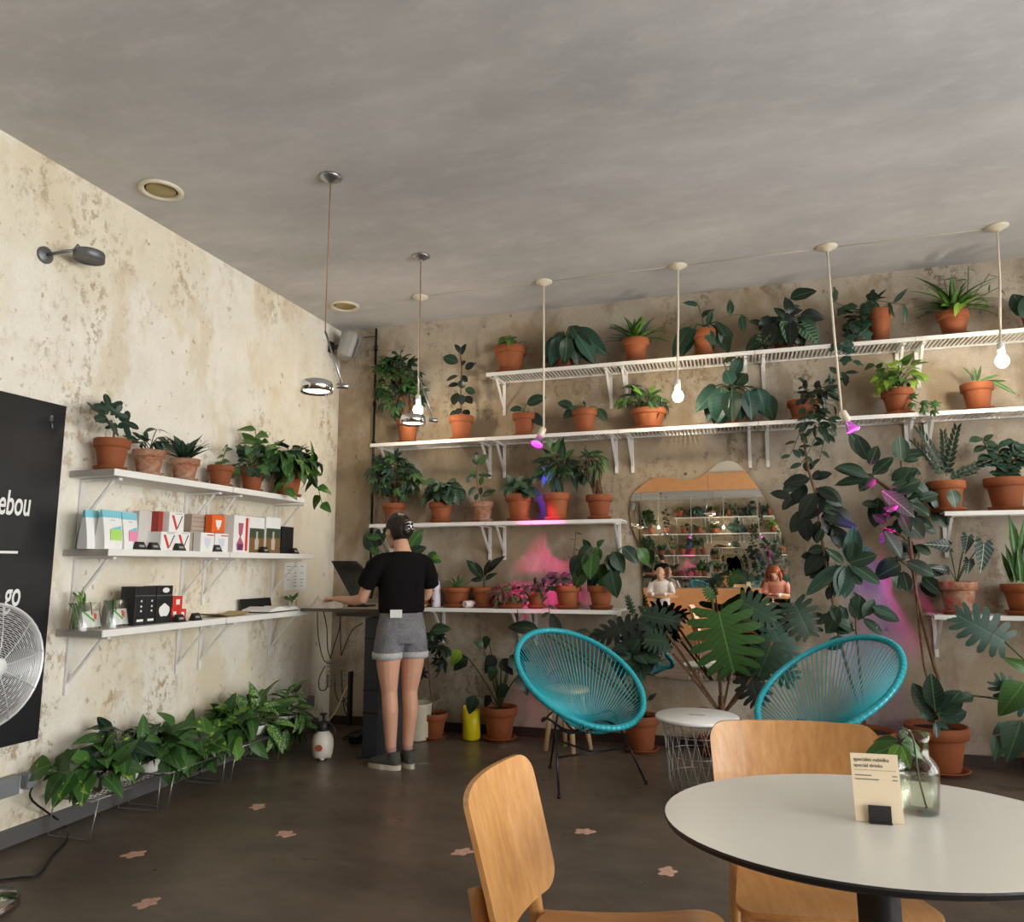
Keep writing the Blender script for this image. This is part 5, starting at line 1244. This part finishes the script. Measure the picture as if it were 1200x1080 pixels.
p.bush(*box_l(268, 520, 316, 568, .20), 40, 'ivy', ['dark', 'mid'], (.06, .09)).bush(*box_l(288, 498, 318, 548), 9, 'heart', ['fresh', 'mid'], (.09, .13)).done()
p = left_plant('trailing_pothos', 'big trailing pothos spilling over the right end of the cream wall top shelf', 338, 553, 34, ZL[0], d=.17)
p.bush(*box_l(296, 508, 374, 572, .22), 78, 'heart', ['mid', 'mid', 'dark', 'pothos'], (.12, .17), .55, face=.1)
p.vine([p.top, left(355, 545, .28), left(370, 565, .33), left(378, 592, .36)], 9, 'heart', ['mid', 'pothos'], (.11, .15))
p.vine([p.top, left(330, 560, .30), left(335, 575, .33)], 5, 'heart', 'pothos', (.09, .13)).vine([p.top, left(305, 520, .2), left(299, 502, .2)], 5, 'heart', 'fresh', (.10, .13)).done()
# ---- cream wall, floor racks
def rack_plant(name, label, cx, rim, w, bx, n, kind, mat, l, pot='white_pot', vines=()):
    p = left_plant(name, label, cx, rim, w, .193, .20, pot, False); p.bush(*box_l(*bx, .24, .17), int(n*1.3), kind, mat, (l[0]*.9, l[1]*.95), .10, low=-.75, face=.25, out=.8)
    for pts in vines: p.vine([p.top]+[left(a, b, c) for a, b, c in pts], 5, kind, mat, l)
    return p.done()
rack_plant('floor_pothos', 'marbled pothos in a white pot at the left end of the floor rack row', 128, 898, 36, (72, 862, 150, 928), 30, 'heart', ['pothos', 'mid'], (.13, .18), vines=([(85, 905, .25), (70, 905, .22), (58, 893, .2)],))
rack_plant('floor_pothos', 'dark pointed-leaf pothos rising behind the leftmost floor rack plant', 150, 888, 30, (98, 838, 178, 905), 30, 'broad', ['mid', 'dark'], (.14, .19))
rack_plant('floor_philodendron', 'leafy philodendron in a clearly visible white pot on the middle floor rack', 178, 878, 33, (160, 836, 222, 905), 42, 'heart', ['mid'], (.14, .20))
rack_plant('floor_pothos', 'dense green pothos drooping over the front of the middle floor rack', 228, 868, 30, (200, 832, 262, 908), 50, 'heart', ['mid', 'mid', 'pothos'], (.13, .19))
rack_plant('floor_philodendron', 'dense leafy philodendron left of the speckled floor plants', 262, 858, 28, (238, 818, 292, 890), 44, 'heart', ['mid', 'fresh'], (.13, .19))
rack_plant('floor_dieffenbachia', 'speckled dieffenbachia with light-dotted leaves on the far floor rack', 300, 850, 26, (270, 798, 330, 885), 44, 'broad', ['spots', 'spots', 'mid'], (.15, .22))
rack_plant('floor_dieffenbachia', 'taller speckled dieffenbachia nearest the pump sprayer', 335, 845, 26, (310, 798, 358, 880), 40, 'broad', ['spots', 'mid'], (.15, .21))
# ---- back wall, topmost row
p = shelf_plant('potted_begonia', 'pot with a few floppy pale leaves at the left end of the topmost shelf', 598, 407, 37, Z1)
p.bush(*box_b(583, 392, 620, 415), 12, 'oval', ['fresh', 'mid'], (.10, .15), .6); p.vine([p.top, back(612, 400, .2), back(620, 408, .22)], 4, 'narrow', 'fresh', (.05, .08)).done()
p = shelf_plant('potted_philodendron', 'pot nearly hidden by large drooping blue-green leaves on the topmost shelf', 662, 402, 30, Z1)
c = p.top+V(0, 0, .04)
p.px('broad', ['blue', 'dark'], .22, [(658, 395, 628, 422), (660, 395, 640, 432), (664, 396, 655, 430), (668, 392, 680, 428), (672, 388, 692, 424), (672, 386, 712, 414), (668, 382, 690, 402), (660, 388, 642, 412), (676, 392, 700, 424), (664, 394, 664, 428, .10), (656, 394, 646, 426, .05)], 1.2, c, dup=.3).done()
p = shelf_plant('potted_fern', 'pot with an arching fern-like rosette on the topmost shelf', 745, 398, 31, Z1)
p.rosette(44, 'lance', ['mid', 'fresh', 'silver'], (.19, .28), (.15, 1.2), w=.95).done()
p = shelf_plant('potted_philodendron', 'pot with drooping glossy leaves and one long reaching shoot on the topmost shelf', 825, 388, 29, Z1)
c = p.top+V(0, 0, .05)
p.px('broad', ['dark', 'blue'], .22, [(810, 382, 784, 416), (812, 385, 797, 418), (815, 384, 803, 404), (832, 386, 832, 412), (845, 380, 858, 412), (840, 384, 850, 410), (822, 372, 834, 358), (836, 382, 862, 392), (818, 358, 800, 352)], 1.1, c)
p.vine([c, back(840, 376, .2), back(866, 368, .2), back(880, 378, .22)], 5, 'lance', 'dark', (.12, .17), w=1.6).done()
p = shelf_plant('potted_calathea', 'broad dark leafy plant hiding its pot beside the pink grow-lamp cord, topmost shelf', 922, 396, 36, Z1)
c = p.top+V(0, 0, .04)
p.px('broad', ['dark', 'purple', 'calathea'], .22, [(905, 385, 880, 402), (912, 375, 898, 392), (918, 372, 910, 356), (925, 368, 925, 345), (926, 350, 958, 336), (932, 374, 958, 378), (935, 380, 962, 400, .06), (926, 378, 926, 404, .10), (915, 382, 902, 404), (938, 368, 968, 372), (930, 380, 944, 404), (918, 380, 914, 404, .10), (905, 380, 890, 385), (915, 376, 938, 402, .10), (908, 378, 892, 404, .06), (940, 376, 968, 394, .04), (922, 370, 940, 356)], 1.5, c, dup=.5).done()
p = shelf_plant('potted_ivy', 'pot with dark ivy spilling to its left and thin arching fronds, topmost shelf', 1029, 364, 27, Z1, d=.15)
p.bush(*box_b(985, 360, 1022, 398, .2), 34, 'ivy', ['dark', 'blue'], (.06, .10), .5)
p.vine([p.top, back(1018, 352, .18), back(1000, 362, .2), back(975, 352, .22)], 6, 'ivy', 'dark', (.08, .12)).vine([p.top, back(1010, 390, .28), back(985, 405, .32), back(1002, 425, .33)], 9, 'ivy', 'blue', (.07, .11))
p.vine([p.top, back(1040, 356, .18), back(1062, 357, .2)], 4, 'lance', 'blue', (.10, .15)).vine([p.top, back(1020, 352, .18), back(1045, 355, .2)], 4, 'lance', 'dark', (.09, .13)).done()
p = shelf_plant('potted_spiderwort', 'pot with pale green wispy curling leaves on the topmost shelf near the right edge', 1116, 366, 34, Z1)
p.rosette(64, 'strap', ['mid', 'fresh', 'mid'], (.18, .36), (.5, 1.45), w=1.5).bush(*box_b(1096, 350, 1162, 370), 22, 'lance', ['lime', 'fresh'], (.08, .13), .3, w=1.5)
for a in ((1132, 350, 1135, 312), (1138, 350, 1160, 320), (1140, 352, 1172, 336), (1112, 352, 1106, 326)): p.vine([p.top, back(a[0], a[1], .17), back(a[2], a[3], .18)], 6, 'narrow', 'mid', (.06, .09))
p.done()
p = shelf_plant('potted_rubber_plant', 'large round dark leaf and pot at the very right edge of the topmost shelf', 1212, 356, 34, Z1)
p.px('oval', 'dark', .2, [(1202, 372, 1190, 340, .04, 1.2), (1205, 375, 1204, 345, .06, 1.2), (1210, 362, 1228, 338), (1212, 365, 1238, 360)], 1.2, p.top).done()
# ---- back wall, second row
p = shelf_plant('potted_umbrella_plant', 'tall bushy umbrella plant at the left end of the second shelf', 478, 492, 26, Z2)
p.bark = True; p.bush(*box_b(440, 412, 492, 470), 74, 'palm', ['mid', 'mid', 'dark'], (.12, .17), .35, face=.7).bush(*box_b(436, 448, 505, 488), 40, 'palm', ['dark', 'mid'], (.11, .15), .45, face=.7)
p.stem([p.top, back(474, 460, .16), back(470, 420, .15)], .007).done()
p = shelf_plant('potted_rubber_plant', 'tall slim rubber plant with dark round leaves on the second shelf', 541, 488, 29, Z2)
p.bark = True; p.stem(smooth_path([p.top, back(540, 455, .165), back(541, 430, .165), back(539, 412, .165)], 3), .006)
p.px('rubber', ['dark', 'purple'], .18, [(541, 416, 544, 401), (541, 414, 533, 402, .04, .7), (537, 425, 518, 416), (540, 428, 545, 422, .05, 1.6), (537, 440, 522, 445), (545, 432, 556, 425), (538, 450, 524, 451, .0, .7), (541, 455, 541, 445, .05, 1.4), (545, 455, 557, 460), (536, 460, 531, 474), (541, 462, 541, 474, .05, 1.1), (545, 464, 553, 472), (537, 482, 527, 486), (541, 478, 532, 487, .05), (544, 480, 549, 486), (540, 440, 548, 447)], 1.5).done()
p = shelf_plant('potted_rubber_cutting', 'pot with three dark rubber leaves on the second shelf, left of the purple lamp', 614, 485, 27, Z2)
p.px('rubber', ['dark', 'purple'], .19, [(612, 478, 597, 480), (617, 474, 639, 462), (622, 484, 636, 497), (610, 482, 601, 476)], 1.35, p.top).done()
p = shelf_plant('potted_rubber_cutting', 'pot with five low spreading rubber leaves on the second shelf', 685, 480, 29, Z2)
p.px('rubber', ['dark'], .2, [(672, 476, 653, 471), (674, 478, 660, 490), (682, 476, 678, 488), (686, 475, 684, 470), (700, 478, 711, 494), (676, 478, 666, 478)], 1.4, p.top).done()
p = shelf_plant('potted_croton', 'wide low pot crowded with ragged green leaves on the second shelf', 760, 480, 41, Z2)
p.bush(*box_b(722, 455, 785, 487, .19), 46, 'lance', ['mid', 'dark', 'fresh'], (.08, .13), .35, w=1.5).bush(*box_b(732, 446, 752, 468), 10, 'lance', 'mid', (.09, .13), w=1.5).bush(*box_b(765, 468, 792, 490, .22), 12, 'narrow', ['dark', 'purple'], (.08, .12), .6).done()
p = shelf_plant('potted_philodendron', 'stout plant with huge drooping dark leaves covering its pot, second shelf above the mirror', 856, 463, 42, Z2)
c = p.top+V(0, 0, .05)
p.px('broad', ['dark', 'blue', 'blue'], .23, [(842, 455, 812, 480), (846, 456, 826, 492), (850, 456, 832, 500), (858, 440, 870, 416, -.05, 1.0), (862, 452, 872, 432, .0, 1.8), (858, 450, 850, 432, .02, 1.4), (862, 458, 864, 490), (872, 458, 876, 486), (882, 455, 898, 488), (888, 455, 902, 486), (868, 458, 858, 492), (848, 424, 862, 416, .0, .8), (840, 452, 818, 460), (850, 458, 846, 498, .12), (866, 460, 872, 492, .12), (858, 456, 856, 494, .13), (876, 456, 884, 492, .10), (846, 454, 838, 496, .10)], 1.5, c, .005, dup=.3).done()
p = shelf_plant('trailing_hoya', 'dark trailing plant hanging in front of the second shelf under the pink grow-lamp cord', 940, 470, 34, Z2)
p.bush(*box_b(925, 442, 990, 492, .26), 60, 'rubber', ['dark', 'purple'], (.07, .11), .5).bush(*box_b(934, 480, 985, 520, .33), 36, 'rubber', 'dark', (.07, .11), .7, stems=False)
for e in (((960, 490), (952, 520), (938, 545)), ((972, 490), (966, 515), (960, 540)), ((945, 485), (934, 515), (925, 535)), ((975, 450), (985, 436), (993, 440))): p.vine([p.top]+[back(a, b, .34) for a, b in e], 8, 'rubber', 'dark', (.07, .10))
p.done()
p = shelf_plant('potted_wandering_jew', 'lime green bushy plant hanging over its pot on the second shelf', 1051, 457, 35, Z2)
p.bush(*box_b(1020, 422, 1092, 465, .19), 62, 'heart', ['lime', 'fresh', 'lime'], (.07, .11), .4).vine([p.top, back(1072, 470, .28), back(1095, 478, .33)], 8, 'palm', 'mid', (.07, .10)).vine([p.top, back(1040, 445, .2), back(1022, 425, .2)], 7, 'heart', 'mid', (.06, .09)).done()
p = shelf_plant('potted_aloe', 'pot with a few thick arching strap leaves near the right edge of the second shelf', 1144, 450, 34, Z2)
p.px('sword', ['mid', 'blue'], .18, [(1142, 446, 1128, 428), (1145, 447, 1150, 427), (1148, 446, 1172, 438), (1140, 446, 1136, 436), (1150, 448, 1180, 446), (1144, 446, 1142, 430), (1165, 448, 1192, 462, .1)], .9).done()
# ---- back wall, third row left
p = shelf_plant('potted_umbrella_plant', 'bushy umbrella plant behind the head of the standing person, third shelf', 462, 590, 27, Z3)
p.bark = True; p.bush(*box_b(430, 532, 494, 590), 84, 'palm', ['mid', 'dark', 'blue'], (.11, .15), .45, face=.7).done()
p = shelf_plant('potted_calathea', 'wide calathea with striped leaves on the third shelf', 517, 589, 29, Z3)
p.bush(*box_b(492, 560, 545, 592, .2), 46, 'oval', 'calathea', (.13, .17), .5).done()
p = shelf_plant('potted_fig_cutting', 'whitish worn pot with an upright rubber stem on the third shelf', 566, 588, 25, Z3, pot='terra_worn')
p.bark = True; p.stem(smooth_path([p.top, back(558, 562, .17), back(561, 535, .17)], 3), .004)
p.px('rubber', ['dark', 'mid'], .18, [(559, 545, 556, 528), (561, 545, 571, 532), (557, 556, 545, 564), (560, 556, 577, 557, 0, .6), (558, 570, 549, 580), (562, 568, 566, 558, .04), (563, 580, 563, 570), (564, 582, 580, 572, 0, .6), (560, 578, 556, 586, .05), (558, 560, 551, 550)], 1.35).done()
p = shelf_plant('potted_calathea', 'small calathea in a magenta-lit pot on the third shelf', 608, 579, 31, Z3)
p.bush(*box_b(588, 562, 630, 582, .2), 24, 'oval', 'calathea', (.10, .15), .3).done()
p = shelf_plant('potted_dragon_tree', 'bushy long-leaved plant right below the purple grow bulb, third shelf', 652, 578, 31, Z3)
p.bark = True; p.bush(*box_b(624, 520, 684, 576, .19), 54, 'lance', ['dark', 'mid', 'dark'], (.13, .19), .2, w=1.4); p.stem([p.top, back(653, 560, .17), back(655, 535, .17)], .006).done()
p = shelf_plant('potted_weeping_fig', 'drooping weeping fig at the right end of the third shelf', 702, 580, 31, Z3)
p.bark = True; p.stem(smooth_path([p.top, back(703, 555, .17), back(690, 530, .18)], 3), .006); p.bush(*box_b(672, 524, 714, 572, .19), 62, 'lance', ['mid', 'dark'], (.08, .12), .7, w=1.2).done()
# ---- third and fourth row right
p = shelf_plant('zz_plant', 'potted plant with upright feathered stems on the upper right shelf', 1108, 564, 40, Z3)
p.px('frond', ['dark'], .17, [(1106, 558, 1085, 500), (1109, 558, 1118, 500), (1112, 560, 1165, 535), (1104, 558, 1078, 515), (1108, 556, 1108, 505), (1112, 560, 1142, 552)], .62).done()
p = shelf_plant('potted_jade_tree', 'potted small tree with round leaves at the right end of the upper right shelf', 1177, 560, 43, Z3)
p.bark = True
for e in ((1168, 520), (1150, 512), (1190, 518), (1198, 530)): p.vine([p.top, back((e[0]+1178)/2, 540, .17), back(e[0], e[1], .18)], 11, 'rubber', ['dark', 'blue'], (.07, .10), .005, 1.5)
p.done()
p = shelf_plant('alocasia', 'potted alocasia with arrow leaves and white veins on the lower right shelf', 1121, 681, 42, Z4, pot='terra_worn')
for bx, by, tx, ty, dd in ((1134, 628, 1131, 650, .0), (1153, 636, 1151, 671, .05), (1112, 640, 1084, 636, .0), (1136, 656, 1134, 673, .03), (1110, 668, 1092, 664, .0)):
    b = back(bx, by, .2+dd); p.leaf('arrow', 'alocasia', b, back(tx, ty, .26+dd), V(rnd.uniform(-.2, .2), -1, .3), 1.0); p.stem(bez(p.top, (p.top+b)/2+V(.0, 0, .05), b, 5), .004)
p.done()
p = shelf_plant('snake_plant', 'potted snake plant with tall sword leaves at the right edge of the lower right shelf', 1198, 684, 44, Z4)
p.px('sword', ['mid', 'blue', 'mid'], .17, [(1192, 680, 1186, 600), (1194, 680, 1202, 602), (1190, 682, 1178, 636), (1200, 682, 1212, 610), (1186, 682, 1174, 646), (1196, 682, 1192, 640, .05)], .9).done()
# ---- fourth row left (counter height)
p = shelf_plant('potted_bird_plant', 'big-leaved potted plant behind the standing person on the counter shelf', 466, 684, 30, Z4, d=.20)
p.px('broad', ['mid', 'mid', 'dark'], .22, [(440, 645, 424, 620), (442, 640, 450, 612), (438, 655, 428, 676), (444, 650, 432, 640), (478, 645, 492, 618), (480, 650, 498, 640), (476, 640, 472, 620), (484, 655, 496, 676), (446, 630, 430, 628)], 1.5, p.top).done()
p = shelf_plant('potted_peperomia', 'pot with a thin upright stem and two round leaves right of the standing person', 496, 684, 27, Z4)
p.px('oval', 'mid', .17, [(506, 656, 508, 645, 0, 1.5), (506, 656, 517, 656), (502, 662, 496, 655)], 1.4, p.top); p.vine([p.top, back(502, 668, .17), back(506, 652, .17)], 6, 'oval', 'fresh', (.06, .09)).done()
p = shelf_plant('potted_orchid', 'wide terracotta pot with sparse thin leaves on the counter shelf', 536, 688, 35, Z4, d=.15, pot='terra')
p.rosette(9, 'strap', ['mid', 'fresh'], (.14, .22), (.3, 1.2), w=1.3).done()
p = shelf_plant('potted_cordyline', 'terracotta pot with dark spreading lance leaves on the counter shelf', 567, 688, 26, Z4, d=.16)
p.px('lance', ['purple', 'dark'], .18, [(566, 678, 546, 650), (568, 676, 572, 654), (566, 680, 548, 676), (570, 672, 586, 646), (566, 674, 556, 658), (568, 680, 580, 668)], 1.5, None); p.stem([p.top, back(567, 672, .17)], .006).done()
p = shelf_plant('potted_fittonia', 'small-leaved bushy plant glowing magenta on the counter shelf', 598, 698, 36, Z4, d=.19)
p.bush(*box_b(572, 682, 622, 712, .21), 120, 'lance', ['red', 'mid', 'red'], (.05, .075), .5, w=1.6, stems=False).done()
p = shelf_plant('trailing_peperomia', 'small pot with dark trailing stems between the magenta plant and the leafy pots', 628, 693, 22, Z4)
p.bush(*box_b(612, 678, 652, 700, .2), 26, 'rubber', 'dark', (.05, .08), .4, w=1.4)
for e in (((640, 695), (644, 720)), ((618, 690), (612, 705))): p.vine([p.top]+[back(a, b, .33) for a, b in e], 6, 'rubber', 'dark', (.05, .08))
p.done()
p = shelf_plant('potted_anthurium', 'terracotta pot with low dark leaves left of the large-leaved plant, counter shelf', 665, 686, 31, Z4)
p.bush(*box_b(640, 668, 672, 692, .2), 16, 'rubber', 'dark', (.08, .12), .2).vine([p.top, back(672, 650, .14), back(675, 622, .12)], 6, 'narrow', 'dark', (.05, .08)).done()
p = shelf_plant('potted_avocado', 'terracotta pot with large hanging green leaves at the right end of the counter shelf', 704, 686, 31, Z4)
c = p.top+V(0, 0, .06)
p.px('broad', ['mid', 'dark', 'mid'], .23, [(692, 642, 682, 632, .0), (694, 640, 670, 660), (694, 645, 690, 680), (700, 640, 704, 632), (700, 640, 698, 662, .05), (706, 660, 705, 694), (712, 650, 730, 675), (718, 646, 732, 672, .03), (716, 668, 722, 702), (700, 672, 686, 690), (730, 640, 750, 660), (748, 642, 764, 662), (690, 660, 668, 690), (682, 650, 664, 678)], 1.55, c)
p.stem(bez(c, back(720, 650, .2), back(748, 642, .22), 6), .004).done()
# ---- pots on the floor along the concrete wall
p = floor_plant('floor_schefflera', 'slim dark umbrella plant in a small floor pot behind the person', 503, 868, 837, 33)
p.bark = True; p.stem(smooth_path([p.top, back(503, 790, .3), back(500, 745, .28)], 4), .007); p.bush(*box_b(484, 735, 528, 800, .28, .12), 24, 'palm', ['dark', 'purple', 'dark'], (.12, .18), .5, face=.6, stems=False)
p.px('broad', 'dark', .3, [(500, 745, 488, 738), (505, 738, 528, 735), (510, 735, 516, 730)], 1.4).done()
p = floor_plant('floor_philodendron', 'philodendron with long stalks in a large floor pot beside the yellow watering can', 582, 869, 829, 42)
c = p.top
p.px('heart', ['dark', 'dark', 'purple'], .32, [(548, 770, 526, 785, 0, 1.0), (566, 758, 556, 750), (572, 745, 566, 762), (580, 768, 566, 790), (588, 772, 600, 792), (598, 768, 618, 790), (608, 790, 620, 815), (556, 815, 548, 840), (575, 815, 566, 830), (592, 800, 586, 820), (580, 780, 572, 800), (604, 762, 620, 775)], 1.0, c, .006)
p.leaf('heart', 'lime', back(540, 762, .34), back(524, 782, .38), None, .9); p.done()
p = floor_plant('floor_monstera', 'shadowed leafy plant in a marked floor pot behind the left turquoise chair', 748, 884, 840, 44)
q = back(748, 860, .40)
c = p.top+V(0, 0, .05)
p.px('monstera', ['dark', 'purple'], .40, [(745, 730, 700, 745, 0, .75), (752, 720, 795, 728, 0, .8), (750, 738, 722, 765, 0, .8), (755, 728, 780, 760, 0, .8), (742, 718, 735, 700, 0, .6)], .8, c, .007)
p.bush(*box_b(716, 750, 772, 800, .38, .14), 30, 'rubber', ['dark', 'purple'], (.13, .19), .4, w=1.4, r=.004)
p.px('broad', ['purple', 'dark'], .3, [(632, 738, 588, 730, 0, .9), (655, 745, 645, 716, 0, 1.2), (690, 740, 674, 736, 0, .9), (690, 745, 718, 742), (760, 820, 768, 812, .1)], 1., c, .005).done()
p = floor_plant('floor_monstera', 'big split-leaf monstera between the turquoise chairs, one bright leaf in front of the mirror', 845, 872, 852, 46, dy=-.02)
p.bark = True; c = back(846, 838, .36); p.stem(smooth_path([p.top, back(846, 845, .36), back(845, 815, .36)], 3), .022)
for bx, by, tx, ty, dd, mt, wd_ in ((842, 716, 858, 784, .52, 'mid', 1.25), (905, 735, 926, 772, .34, 'blue', 1.1), (868, 705, 908, 724, .40, 'dark', 1.0), (930, 706, 950, 742, .30, 'dark', 1.2), (878, 782, 888, 822, .40, 'purple', 1.1), (835, 702, 828, 690, .40, 'mid', .8), (895, 770, 930, 795, .40, 'dark', .9), (905, 752, 890, 790, .46, 'dark', 1.0)):
    b = back(bx, by, dd); p.leaf('monstera', mt, b, back(tx, ty, dd+.05), V(rnd.uniform(-.15, .2), -1, .35), wd_); p.stem(bez(c, (c+b)/2+V(0, -.02, -.06), b, 7), .008)
for bx, by in ((782, 742), (788, 765)):
    b = back(bx, by, .42); p.stem(bez(c, (c+b)/2+V(0, 0, .01), b, 6), .010)
p.leaf('monstera', 'dark', back(784, 752, .42), back(757, 748, .46), V(0, -1, .4), 1.1)
for e in ((812, 832), (822, 850), (872, 848), (868, 862), (818, 838)): b = back(e[0], e[1], .40); p.stem(bez(c+V(0, 0, -.02), (c+b)/2+V(0, -.03, .08), b, 6), .005)
p.done()
# big dark rubber plant left of the tall one
p = floor_plant('floor_rubber_plant', 'tall blackish rubber plant right of the wavy mirror, behind the right turquoise chair', 1005, 882, 842, 60, dy=-.02)
p.bark = True
def cr(*a): return tuple((900+a[i]/3.6) if i % 2 == 0 else (480+a[i]/3.6) for i in range(4))+tuple(a[4:])
D = .30
p.stem(smooth_path([p.top]+[back(900+a/3.6, 480+b/3.6, D) for a, b in ((310, 1000), (280, 840), (240, 640), (205, 380), (170, 250), (150, 120))], 4), .010)
p.stem(smooth_path([p.top]+[back(900+a/3.6, 480+b/3.6, D+.05) for a, b in ((375, 960), (372, 880))], 4), .008)
p.px('rubber', ['purple', 'purple', 'dark'], D, [cr(*q) for q in ((180, 290, 60, 312, 0, .8), (185, 290, 272, 264, 0, .9), (190, 290, 215, 250), (100, 370, 8, 342, 0, .9), (100, 372, 62, 420), (160, 315, 108, 395), (200, 330, 305, 388, 0, .7), (160, 420, 95, 520), (150, 440, 165, 560), (200, 350, 135, 455), (230, 430, 340, 482), (240, 465, 390, 490, 0, .7), (270, 500, 330, 590), (240, 585, 165, 592, 0, 1.2),
    (205, 380, 262, 375), (215, 400, 300, 440), (200, 410, 140, 430), (220, 470, 180, 530), (215, 450, 262, 520), (230, 500, 205, 560), (245, 520, 300, 520), (170, 250, 200, 215), (150, 200, 130, 160), (155, 220, 165, 262), (170, 360, 180, 420), (240, 600, 155, 690), (250, 640, 190, 660), (260, 690, 190, 720), (270, 740, 250, 800))], 1.25, dup=.8)
p.px('rubber', ['dark', 'blue', 'rubber'], D+.10, [cr(*q) for q in ((320, 650, 245, 580), (330, 640, 365, 480, .05, .6), (350, 640, 362, 550, .05), (340, 645, 465, 610, .05), (350, 650, 480, 735, .05, .8), (330, 660, 335, 800), (325, 660, 270, 770), (310, 655, 150, 775, 0, .6), (335, 660, 400, 740), (340, 655, 420, 700), (320, 655, 300, 790), (345, 650, 440, 570))], 1.2, dup=.5)
p.px('rubber', ['dark', 'blue'], D+.04, [cr(*q) for q in ((375, 890, 390, 775, 0, 1.3), (400, 870, 455, 795), (440, 830, 545, 870), (400, 880, 490, 950, 0, .8), (370, 930, 290, 880), (350, 940, 275, 900), (300, 830, 245, 945), (380, 850, 360, 790), (330, 960, 240, 1010), (270, 700, 310, 660), (265, 860, 210, 900), (270, 820, 300, 900))], 1.25, dup=.6).done()
# tall rubber plant under the pink lamp
p = floor_plant('floor_rubber_plant', 'tall two-stemmed rubber plant in the big floor pot, top leaves lit magenta', 1101, 908, 852, 68)
p.bark = True
D = -p.o.y
def bk(a, b, d=None): return back(900+a/3.6, 480+b/3.6, d or D)
p.stem(smooth_path([p.top, bk(720, 1150), bk(700, 1080), bk(640, 840), bk(615, 700), bk(598, 550), bk(570, 400), bk(450, 290)], 4), .011)
p.stem(smooth_path([p.top, bk(668, 1120), bk(655, 1060), bk(630, 830), bk(622, 720), bk(640, 600)], 4), .008)
for a, b in (((570, 400), (560, 215)), ((590, 500), (690, 340)), ((600, 560), (490, 500)), ((615, 690), (560, 640)), ((615, 700), (680, 700)), ((570, 400), (640, 300))): p.stem(bez(bk(*a), bk((a[0]+b[0])/2, (a[1]+b[1])/2-15), bk(*b), 4), .006)
p.px('rubber', ['rubber', 'rubber', 'dark'], D, [cr(*q) for q in ((425, 215, 372, 105, .14, .9), (430, 235, 462, 148, .18, 1.0), (440, 275, 528, 195, .12, .9), (430, 285, 292, 232, .12, .6), (450, 285, 272, 306, .10, .5), (455, 290, 400, 330, .12), (500, 430, 545, 400, .14, 1.1), (560, 440, 600, 520, .14), (570, 215, 640, 205), (590, 250, 652, 268), (520, 352, 650, 285, .08), (600, 300, 695, 368, .05), (480, 340, 628, 452, .10, .8), (600, 395, 692, 442),
    (640, 380, 728, 350), (690, 350, 738, 430), (690, 420, 762, 497), (460, 400, 398, 392), (480, 400, 482, 472), (520, 420, 508, 462), (565, 450, 665, 545, .08, 1.3), (545, 460, 548, 535), (490, 510, 572, 625, .1, .9), (562, 580, 478, 540), (620, 570, 694, 610), (600, 560, 622, 645), (580, 640, 712, 692, .1, .9), (560, 650, 478, 690, .1, 1.5), (570, 680, 592, 770, .05), (545, 680, 545, 755), (620, 690, 785, 662, 0, .7), (650, 700, 738, 780),
    (560, 380, 640, 345, .04), (545, 330, 600, 250), (620, 340, 700, 320, -.04), (520, 300, 600, 240, .02), (560, 420, 480, 440, -.02), (610, 450, 700, 500, -.03), (540, 500, 470, 560, -.03), (600, 620, 540, 610, .06), (640, 480, 720, 520, -.05), (520, 330, 590, 300, .1), (580, 330, 660, 400, .06), (500, 480, 440, 440, 0))], 1.3, dup=.55)
p.px('oval', 'silver', D+.06, [cr(562, 212, 558, 105, 0, 1.1), cr(770, 335, 808, 405, .1, 1.2)], 1.1)
p.px('rubber', ['blue', 'rubber'], D+.10, [(1096, 832, 1091, 788), (1092, 838, 1070, 800), (1094, 842, 1082, 842), (1098, 838, 1128, 808, 0, 1.2), (1100, 842, 1136, 832, 0, 1.1), (1098, 845, 1112, 854, .08), (1096, 846, 1100, 864, .1), (1092, 846, 1078, 826), (1100, 834, 1112, 812)], 1.2, p.top, .005).done()
# monstera cut by the right edge
p = floor_plant('floor_monstera', 'blue-green split-leaf monstera at the right edge, its pot outside the frame', 1262, 915, 850, 80)
c = p.top
for bx, by, tx, ty, dd, wd_, mt in ((1178, 752, 1128, 722, .52, .95, 'blue'), (1200, 800, 1170, 840, .52, 1.0, 'mid'), (1208, 830, 1172, 800, .46, .8, 'blue'), (1196, 845, 1180, 895, .60, 1.0, 'dark'), (1172, 862, 1166, 893, .58, .9, 'dark'), (1180, 848, 1164, 860, .5, .9, 'dark'), (1205, 785, 1180, 770, .5, .8, 'mid'), (1140, 815, 1118, 820, .42, .8, 'dark'), (1230, 760, 1262, 720, .5, 1., 'blue'), (1255, 780, 1300, 760, .5, 1., 'blue')):
    b = back(bx, by, dd); p.leaf('monstera' if mt == 'blue' else 'heart', mt, b, back(tx, ty, dd+.05), V(-.15, -1, .3), wd_); p.stem(bez(c, (c+b)/2+V(0, 0, .08), b, 7), .006)
p.done()
